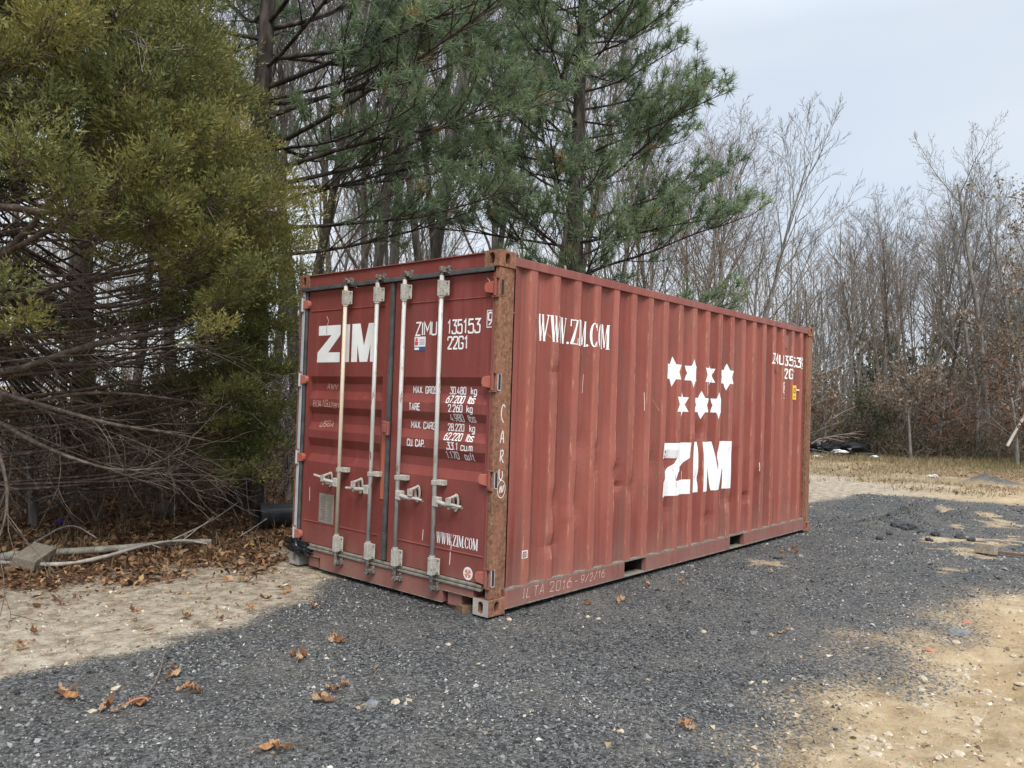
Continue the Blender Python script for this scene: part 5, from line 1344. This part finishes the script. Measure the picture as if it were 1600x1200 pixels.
# bare lower limbs of the cedar
T = Tubes()
limbs = [([(-95, 560, 8.8), (0, 590, 8.0), (112, 548, 7.4), (180, 530, 7.2), (270, 517, 7.4), (330, 490, 7.8)], .045, .010), ([(-95, 330, 8.8), (0, 320, 6.6), (67, 333, 6.4), (150, 333, 6.4), (232, 328, 6.8)], .034, .014),
         ([(-95, 560, 8.8), (-10, 612, 7.6), (90, 640, 7.0), (180, 665, 6.8), (260, 675, 7.0), (330, 690, 7.3)], .026, .006), ([(-95, 600, 8.8), (30, 680, 7.2), (100, 712, 6.8), (180, 737, 6.7), (258, 731, 6.9)], .022, .005),
         ([(-95, 480, 8.8), (0, 470, 8.4), (80, 450, 8.0), (200, 425, 7.6), (330, 400, 8)], .04, .010), ([(-95, 620, 8.8), (0, 640, 8), (130, 610, 7.6), (260, 620, 7.6), (350, 640, 8)], .024, .006),
         ([(-95, 560, 8.8), (-20, 660, 7.0), (10, 740, 6.6), (12, 800, 6.5), (-5, 850, 6.4)], .020, .006), ([(-95, 540, 8.8), (50, 570, 8.4), (200, 570, 8.2), (330, 560, 8.4)], .028, .007),
         ([(-95, 460, 8.8), (20, 390, 8.2), (90, 300, 8.0), (150, 230, 8.2)], .045, .012), ([(-95, 450, 8.8), (40, 380, 7.6), (130, 330, 7.5), (200, 260, 7.6)], .03, .01)]
for j in range(18):
    v0 = rng.uniform(380, 640); e = (rng.uniform(150, 380), rng.uniform(430, 760)); d1 = rng.uniform(6.6, 9)
    limbs.append(([(-95, v0, 8.8), (rng.uniform(-20, 60), v0*.6+e[1]*.4+rng.uniform(-30, 20), d1+.4), (e[0]*.6, e[1]*.8+v0*.2+rng.uniform(-20, 20), d1), (e[0], e[1], d1)], rng.uniform(.005, .010), .0022))
for pl_, r0, r1 in limbs:
    q = np.array(chaikin([P(*a)-ct for a in pl_], 2)); T.add(q, np.linspace(r0, r1, len(q))*(1+.06*rng.normal(0, 1, len(q))), 6)
    for i in range(15):
        tt = rng.uniform(.2, 1); p, d = along(q, tt); s = wobble(p, side_dir(d, rng.uniform(.3, .9), rng.uniform(0, 6.28)), rng.uniform(.25, .9), 6, .16, -.02)
        T.add(s, np.linspace(max(.003, r1*.7), .0018, 6), 3)
        for _ in range(2): p2, d2 = along(s, rng.uniform(.2, .9)); T.add(wobble(p2, side_dir(d2, .7, rng.uniform(0, 6.28)), rng.uniform(.1, .35), 4, .15, 0), [.003, .0025, .002, .0015], 3)
V, F = T.build(); mesh('dead_limbs', V, F, B_DEAD, cedar, smooth=True)
# pale bare twigs hanging in front of the crown at the top
T = Tubes()
for pl_ in ([(150, -40, 6.6), (185, 30, 6.5), (205, 70, 6.4), (245, 80, 6.5), (300, 75, 6.8)], [(160, 0, 6.5), (150, 30, 6.5), (140, 35, 6.5)], [(200, 60, 6.4), (235, 78, 6.4), (330, 65, 7.2)], [(195, 45, 6.4), (228, 62, 6.3), (232, 95, 6.4)]):
    q = np.array(chaikin([P(*a)-ct for a in pl_], 2)); T.add(q, np.linspace(.007, .0025, len(q)), 5)
    for i in range(9): p, d = along(q, rng.uniform(.2, 1)); T.add(wobble(p, side_dir(d, .7, rng.uniform(0, 6.28)), rng.uniform(.1, .4), 5, .15, -.05), np.linspace(.003, .0015, 5), 3)
V, F = T.build(); mesh('hanging_twigs', V, F, bark('pale_twig', (.34, .31, .27), (.5, .47, .42)), cedar, smooth=True)

# bare deciduous trees: a few meshes, many copies
def bare_tree(seed, H, r0, fork, spread, nbr, twig=.006, clear=.3, multi=1):
    global rng
    keep_rng = rng; rng = np.random.default_rng(seed); T = Tubes(); tk = Tubes()
    def grow(p0, d, L, r, depth):
        nseg = {0: 12, 1: 8, 2: 6, 3: 4}.get(depth, 3); pts = wobble(p0, d, L, nseg, {0: .035, 1: .08, 2: .11}.get(depth, .13), {0: .01, 1: .045, 2: .035}.get(depth, .02))
        (tk if depth == 0 else T).add(pts, np.linspace(r, max(twig*.6, r*.22), nseg), 8 if depth == 0 else 5 if depth == 1 else 3)
        if depth >= 4: return
        n = [nbr, 7, 5, 3][depth]; c0 = clear if depth == 0 else .2
        for j in range(n):
            t = c0+(1-c0)*((j+rng.random())/n)**.85; q, dd_ = along(pts, t); ang = rng.uniform(.45, .95)*spread; nd = side_dir(dd_, ang, j*2.4+rng.uniform(-.5, .5)); nd = unit(nd+[0, 0, .10])
            LL = L*(.44*(1.15-t*.65) if depth == 0 else rng.uniform(.38, .6)*(1.1-t*.5)); grow(q, nd, LL, max(twig, r*(1-t*.72)*(.45 if depth == 0 else .5)), depth+1)
    for k in range(multi): grow(np.array([.25*k, .12*k, -.1]), unit(np.array([fork*(k-.5*(multi-1)), .05*k, 1.0])), H*.82*(1-.12*k), r0*.85*(1-.15*k), 0)
    out = (tk.build(), T.build()); rng = keep_rng; return out
VAR = []
for a in ((1, 13.5, .15, .0, .85, 20, .0055, .35, 1), (2, 12.0, .12, .22, .7, 13, .0055, .22, 2), (3, 14.0, .14, .0, .6, 19, .0055, .45, 1), (4, 11.0, .09, .18, .8, 13, .0055, .2, 2), (5, 9.0, .06, .0, .9, 14, .005, .2, 1), (16, 12.5, .17, .14, .95, 10, .006, .38, 2)):
    (tv, tf), (bv, bf) = bare_tree(*a)
    mt, mb = [], []
    t0 = mesh('trunk', tv, tf, B_DTR if a[0] in (3, 5) else B_GREY, None, smooth=True); b0_ = mesh('crown', bv, bf, B_TWIG if a[0] in (1, 5) else B_GREY, None, smooth=True)
    VAR.append((t0.data, b0_.data)); bpy.data.objects.remove(t0); bpy.data.objects.remove(b0_)
def put_bare(k, x, y, s, label, group=None, rz=None, sz=None):
    t = thing('bare_tree', (x, y, 0), label, 'bare tree', group); t.rotation_euler = (0, 0, rng.uniform(0, 6.28) if rz is None else rz); t.scale = (s, s, sz or s)
    for nm, me in zip(('trunk', 'crown'), VAR[k]): o = bpy.data.objects.new(nm, me); COL.objects.link(o); o.parent = t
    return t
def at_u(u_, d): p = P(u_, 640, d); return p[0], p[1]
x, y = at_u(1150, 25); put_bare(1, x, y, .92, 'bare tree with fine fanned branches just right of the middle pine', rz=2.0)
x, y = at_u(1120, 27); put_bare(0, x, y, .84, 'tall bare tree partly hidden behind the right edge of the middle pine')
x, y = at_u(1545, 33); put_bare(5, x, y, .98, 'tallest bare tree near the right edge with a forked trunk', rz=.3)
x, y = at_u(1440, 35); put_bare(1, x, y, .9, 'wide crowned bare tree between the forked tree and the slim group')
x, y = at_u(1325, 35); put_bare(0, x, y, .78, 'dense round topped bare tree right of the container')
GR = [(1265, 34, 4, 1.15), (1290, 38, 3, .85), (1350, 39, 2, .78), (1375, 33, 4, 1.1), (1405, 37, 2, .92), (1470, 36, 2, .93), (1500, 38, 0, .85), (1580, 34, 0, .92), (1620, 33, 1, 1.0), (1245, 36, 1, .8), (1170, 30, 4, 1.2), (1660, 35, 3, 1.1), (1425, 32.5, 4, 1.0), (1570, 37, 3, .9)]
for u_, d, k, s in GR: x, y = at_u(u_, d); put_bare(k, x, y, s*rng.uniform(.72, .95), 'slender bare tree in the far row at the right edge of the clearing', 'slender bare trees of the far row')
for j in range(9):
    u_ = 1130+540*((j*.618) % 1); x, y = at_u(u_, 40+rng.uniform(0, 14)); put_bare(int(rng.integers(0, 5)), x, y, rng.uniform(.8, 1.08), 'slender bare tree in the far row at the right edge of the clearing', 'slender bare trees of the far row')
TR = [(558, 18, 2, 1.05), (592, 17, 2, 1.2), (575, 21, 0, 1.1), (640, 16, 2, 1.15), (655, 19, 0, 1.2), (683, 17.5, 2, 1.1), (702, 20, 2, 1.2), (738, 19, 2, 1.0), (770, 22, 0, 1.1), (838, 20, 2, 1.1), (868, 23, 2, 1.1), (500, 17, 4, 1.3), (530, 20, 1, 1.1), (478, 15, 2, 1.1), (448, 13.5, 2, .95), (433, 17, 2, 1.1), (610, 24, 1, 1.1), (940, 24, 2, .9), (985, 23, 4, 1.1), (1030, 25, 2, .8), (1075, 24, 4, 1.0), (910, 19, 4, 1.2)]
TLAB = {558: 'slim grey trunk behind the container just right of the leftmost lock rod', 592: 'grey trunk behind the container directly above the second lock rod', 640: 'grey trunk behind the container directly above the third lock rod',
        683: 'straight grey trunk behind the container directly above the rightmost lock rod', 738: 'grey trunk behind the container just left of the rusty top corner casting', 838: 'slim trunk between the rusty top corner casting and the middle pine'}
for u_, d, k, s in TR: x, y = at_u(u_, d); put_bare(k, x, y, s, TLAB.get(u_, 'grey trunked bare tree in the wood behind the container'), 'bare trees behind the container')
for j in range(16):
    u_ = -60+1200*((j*.618+.3) % 1); x, y = at_u(u_, 22+rng.uniform(0, 24)); put_bare(int(rng.integers(0, 5)), x, y, rng.uniform(.8, 1.15), 'grey trunked bare tree in the wood behind the container', 'bare trees behind the container')
for u_, d, k, s in [(30, 18, 2, .9), (95, 15, 4, 1.2), (205, 17, 2, .85), (285, 14.5, 2, .9), (340, 19, 2, 1), (150, 21, 2, 1.1)]:
    x, y = at_u(u_, d); put_bare(k, x, y, s, 'dark trunked bare tree standing in shade behind the cedar', 'bare trees behind the cedar')

# undergrowth: brush of thin stems with leaves, joined
def brush(name, pts, hts, mat_t, mat_l, nst, leaf_n, leaf_s, lean=.35):
    T = Tubes(); lp = []
    for (x, y), h in zip(pts, hts):
        for s in range(nst):
            p = wobble((x+rng.normal(0, .25), y+rng.normal(0, .25), 0), (rng.normal(0, lean), rng.normal(0, lean), 1), h*rng.uniform(.5, 1.1), 6, .18, -.01); T.add(p, np.linspace(.011, .004, 6)*(.6+.2*h), 3)
            for _ in range(4):
                q, d = along(p, rng.uniform(.25, 1)); w = wobble(q, side_dir(d, .8, rng.uniform(0, 6.28)), h*rng.uniform(.15, .4), 4, .2, .02); T.add(w, [.007, .006, .005, .004], 3); lp.append(w)
    V, F = T.build(); a = mesh(name, V, F, mat_t); setp(a, kind='stuff')
    if leaf_n:
        w = np.array(lp); n = int(len(w)*leaf_n); i = rng.integers(0, len(w), n); p = w[i, rng.integers(1, 4, n)]+rng.normal(0, .06, (n, 3)); p[:, 2] = np.maximum(p[:, 2], .03)
        V, F, R = leaf_cloud(p[:, :2], p[:, 2], rng.uniform(.6, 1.3, n)*leaf_s, rng.random(n), 1.0)
        setp(mesh(name+'_leaves', V, F, mat_l, attrs={'rnd': R}), kind='stuff')
def band(n, u0, u1, d0, d1): return [at_u(rng.uniform(u0, u1), rng.uniform(d0, d1)) for _ in range(n)]
brush('underbrush', band(130, 1225, 1680, 31, 37), rng.uniform(1.4, 3.8, 130), B_TWIG, F_LEAF, 7, 1.8, .10)
brush('thicket', band(130, 1225, 1680, 33, 42), rng.uniform(2.2, 4.2, 130), B_GREY, F_BUSH, 6, 1.0, .12, .35)
brush('brambles', band(120, -60, 440, 9.8, 19), rng.uniform(.5, 2.2, 120), B_TWIG, F_LEAF, 6, 8.0, .055)
brush('saplings_thicket', band(120, 400, 1195, 14, 30), rng.uniform(2, 4.6, 130), B_GREY, F_BUSH, 6, .6, .08, .2)
brush('forest_edge_brush', band(80, 1225, 1680, 29.5, 32), rng.uniform(.5, 1.4, 80), B_TWIG, F_BUSH, 7, 2.4, .09)
# leafy saplings that kept their brown leaves
def leafy(name, u_, d, h, r, mat, n, label, cat, ls, z0=.25, tm=B_GREY, squash=.6, flat=False):
    x, y = at_u(u_, d); t = thing(name, (x, y, 0), label, cat); T = Tubes(); cs = []
    tkp = wobble((0, 0, -.05), (0, 0, 1), h*.95, 8, .05); T.add(tkp, np.linspace(.035+.012*h, .008, 8), 6)
    for k in range(26):
        tt = rng.uniform(z0, 1); q, dd_ = along(tkp, tt); w = wobble(q, side_dir(dd_, rng.uniform(.8, 1.3), k*2.4), r*rng.uniform(.5, 1.1)*(1.15-tt*.6), 6, .12, .02); T.add(w, np.linspace(.014, .004, 6), 4)
        for _ in range(5): q2, d2 = along(w, rng.uniform(.3, 1)); w2 = wobble(q2, side_dir(d2, .8, rng.uniform(0, 6.28)), r*.3, 4, .15, .02); T.add(w2, [.006, .005, .004, .003], 3); cs.append(w2)
    V, F = T.build(); mesh('branches', V, F, tm, t, smooth=True)
    w = np.array(cs); i = rng.integers(0, len(w), n); p = w[i, rng.integers(0, 4, n)]+rng.normal(0, .07*squash+.03, (n, 3))
    V, F, R = leaf_cloud(p[:, :2], p[:, 2], rng.uniform(.7, 1.3, n)*ls, rng.random(n), .9); mesh('leaves', V, F, mat, t, attrs={'rnd': R})
leafy('beech_sapling', 1290, 29.8, 3.0, 1.6, F_LEAF, 1500, 'beech sapling with brown leaves just right of the container', 'sapling', .12)
leafy('beech_sapling', 1425, 29.5, 2.6, 1.8, F_LEAF, 1300, 'beech sapling with tan leaves in the middle of the far bushes', 'sapling', .12, .6)
leafy('beech_sapling', 1375, 30.5, 2.4, 1.2, F_LEAF, 500, 'sparse beech sapling with few tan leaves left of the middle one', 'sapling', .12, .5)
leafy('beech_sapling', 1530, 31.5, 4.2, 2.0, F_LEAF, 1300, 'taller beech sapling with pale brown leaves below the forked tree', 'sapling', .12, .5)
leafy('oak_tree', 1612, 30.5, 9.0, 2.2, F_LEAF, 2200, 'young oak holding brown leaves at the right edge of the photo', 'oak tree', .13, .3)
leafy('red_leaved_bush', 1590, 29.0, 3.2, 1.5, F_RED, 1200, 'dark red leaved bush beside the leaning pole', 'bush', .12)
leafy('red_leaved_bush', 1470, 30.0, 2.0, 1.5, F_RED, 1100, 'low dark red leaved bush below the middle beech sapling', 'bush', .12)
leafy('green_bush', 1345, 30.2, 1.9, 1.6, F_BUSH, 1600, 'low dark green bush behind the rubbish heap', 'bush', .11)
leafy('beech_sapling', 500, 19, 4.2, 1.8, F_LEAF, 900, 'beech sapling with few leaves above the left end of the container', 'sapling', .08, .5)
leafy('brown_bush', 455, 11.5, 1.6, .9, F_LEAF, 900, 'brown leaved bush behind the black pipe', 'bush', .05)
leafy('brown_bush', 60, 9.8, 1.3, .9, F_RED, 800, 'low brown bush under the cedar at the left edge', 'bush', .05, .1)
# young cedar-like dark foliage near the pipe belongs to the cedar; a distant evergreen mass at the far right
for u_, d, h, lb in ((1585, 47, 7.5, 'far evergreen seen through bare trees near the right edge'), (1490, 50, 7.0, 'far evergreen seen faintly between the bare trees'), (1400, 50, 6.0, 'far evergreen low between the bare trees')):
    leafy('evergreen_tree', u_, d, h, 2.6, F_BUSH, 2600, lb, 'evergreen tree', .28, .15, squash=4)

# deep wood: trunks and twigs far behind, one mass
T = Tubes()
for (x, y) in band(170, -120, 1250, 34, 66)+band(130, 1200, 1720, 46, 64):
    h = rng.uniform(8, 12.5); p = wobble((x, y, -.1), (rng.normal(0, .04), rng.normal(0, .04), 1), h, 6, .04); T.add(p, np.linspace(rng.uniform(.03, .09), .02, 6), 5)
    for _ in range(12): q, d = along(p, rng.uniform(.12, 1)); T.add(wobble(q, side_dir(d, .7, rng.uniform(0, 6.28)), rng.uniform(.8, 2.6), 4, .15, .06), [.03, .022, .016, .012], 3)
V, F = T.build(); setp(mesh('deep_wood', V, F, B_GREY), kind='stuff')

# grass and dry weeds on the right, joined
def blades(xy, h, w, rnd, mat, name):
    n = len(xy); a = rng.random(n)*2*PI; z0 = height(xy[:, 0], xy[:, 1]); ln = rng.normal(0, .35, (n, 2))*h[:, None]; dx, dy = np.cos(a)*w/2, np.sin(a)*w/2
    b1 = np.stack([xy[:, 0]-dx, xy[:, 1]-dy, z0-.01], 1); b2 = np.stack([xy[:, 0]+dx, xy[:, 1]+dy, z0-.01], 1); m1 = np.stack([xy[:, 0]+ln[:, 0]*.4+dx*.7, xy[:, 1]+ln[:, 1]*.4+dy*.7, z0+h*.6], 1); m0 = m1-np.stack([dx, dy, 0*dx], 1)*1.4; tp = np.stack([xy[:, 0]+ln[:, 0], xy[:, 1]+ln[:, 1], z0+h], 1)
    V = np.stack([b1, b2, m1, m0, tp], 1).reshape(-1, 3); F0 = np.array([(0, 1, 2), (0, 2, 3), (3, 2, 4)])
    setp(mesh(name, V, (F0[None]+(np.arange(n)*5)[:, None, None]).reshape(-1, 3), mat, attrs={'rnd': np.repeat(rnd, 5)}), kind='stuff')
F_GRASS = foliage_mat('mixed_grass', [(0, (.08, .10, .035)), (.3, (.14, .15, .06)), (.5, (.25, .20, .11)), (.8, (.36, .27, .17)), (1, (.46, .36, .25))])
xy, dd = sample_ground(60000, 13, 33, .4, (-.66, -.2)); g_, l_, r_ = masks(xy[:, 0], xy[:, 1]); keep = (rng.random(len(xy)) < r_*np.clip((dd-13)/9, .08, 1)*(.25+.75*(vnoise(xy[:, 0], xy[:, 1], .8) > .42))) & (g_ < .3); xy, dd = xy[keep], dd[keep]
rr = np.clip(.9-np.clip((dd-21)/9, 0, 1)*.5+rng.normal(0, .14, len(xy))+.5*(vnoise(xy[:, 0], xy[:, 1], .35)-.5), 0, 1)
blades(xy, rng.uniform(.03, .10, len(xy))*(1+np.clip((dd-24)/6, 0, 1)*1.6), np.full(len(xy), .02), rr, F_GRASS, 'grass')
xy, dd = sample_ground(3500, 7, 14, 1.2, (.05, .72)); g_, l_, r_ = masks(xy[:, 0], xy[:, 1]); keep = (l_ > .6) & (vnoise(xy[:, 0], xy[:, 1], 1.5) > .5) & ~in_container(xy, .1); xy = xy[keep]
blades(xy, rng.uniform(.05, .22, len(xy)), np.full(len(xy), .006), rng.uniform(.3, 1, len(xy)), F_GRASS, 'dry_weeds')
xy, dd = sample_ground(5200, 13, 30, .6, (-.66, -.2)); g_, l_, r_ = masks(xy[:, 0], xy[:, 1]); keep = (rng.random(len(xy)) < np.clip(r_, 0, 1)) & (vnoise(xy[:, 0]+3, xy[:, 1], .7) > .35); xy = xy[keep]
V, F, R = leaf_cloud(xy, height(xy[:, 0], xy[:, 1])+.03, rng.uniform(.06, .13, len(xy)), rng.random(len(xy)), .4)
setp(mesh('leaf_litter', V, F, M_LITTER, attrs={'rnd': R}), kind='stuff')
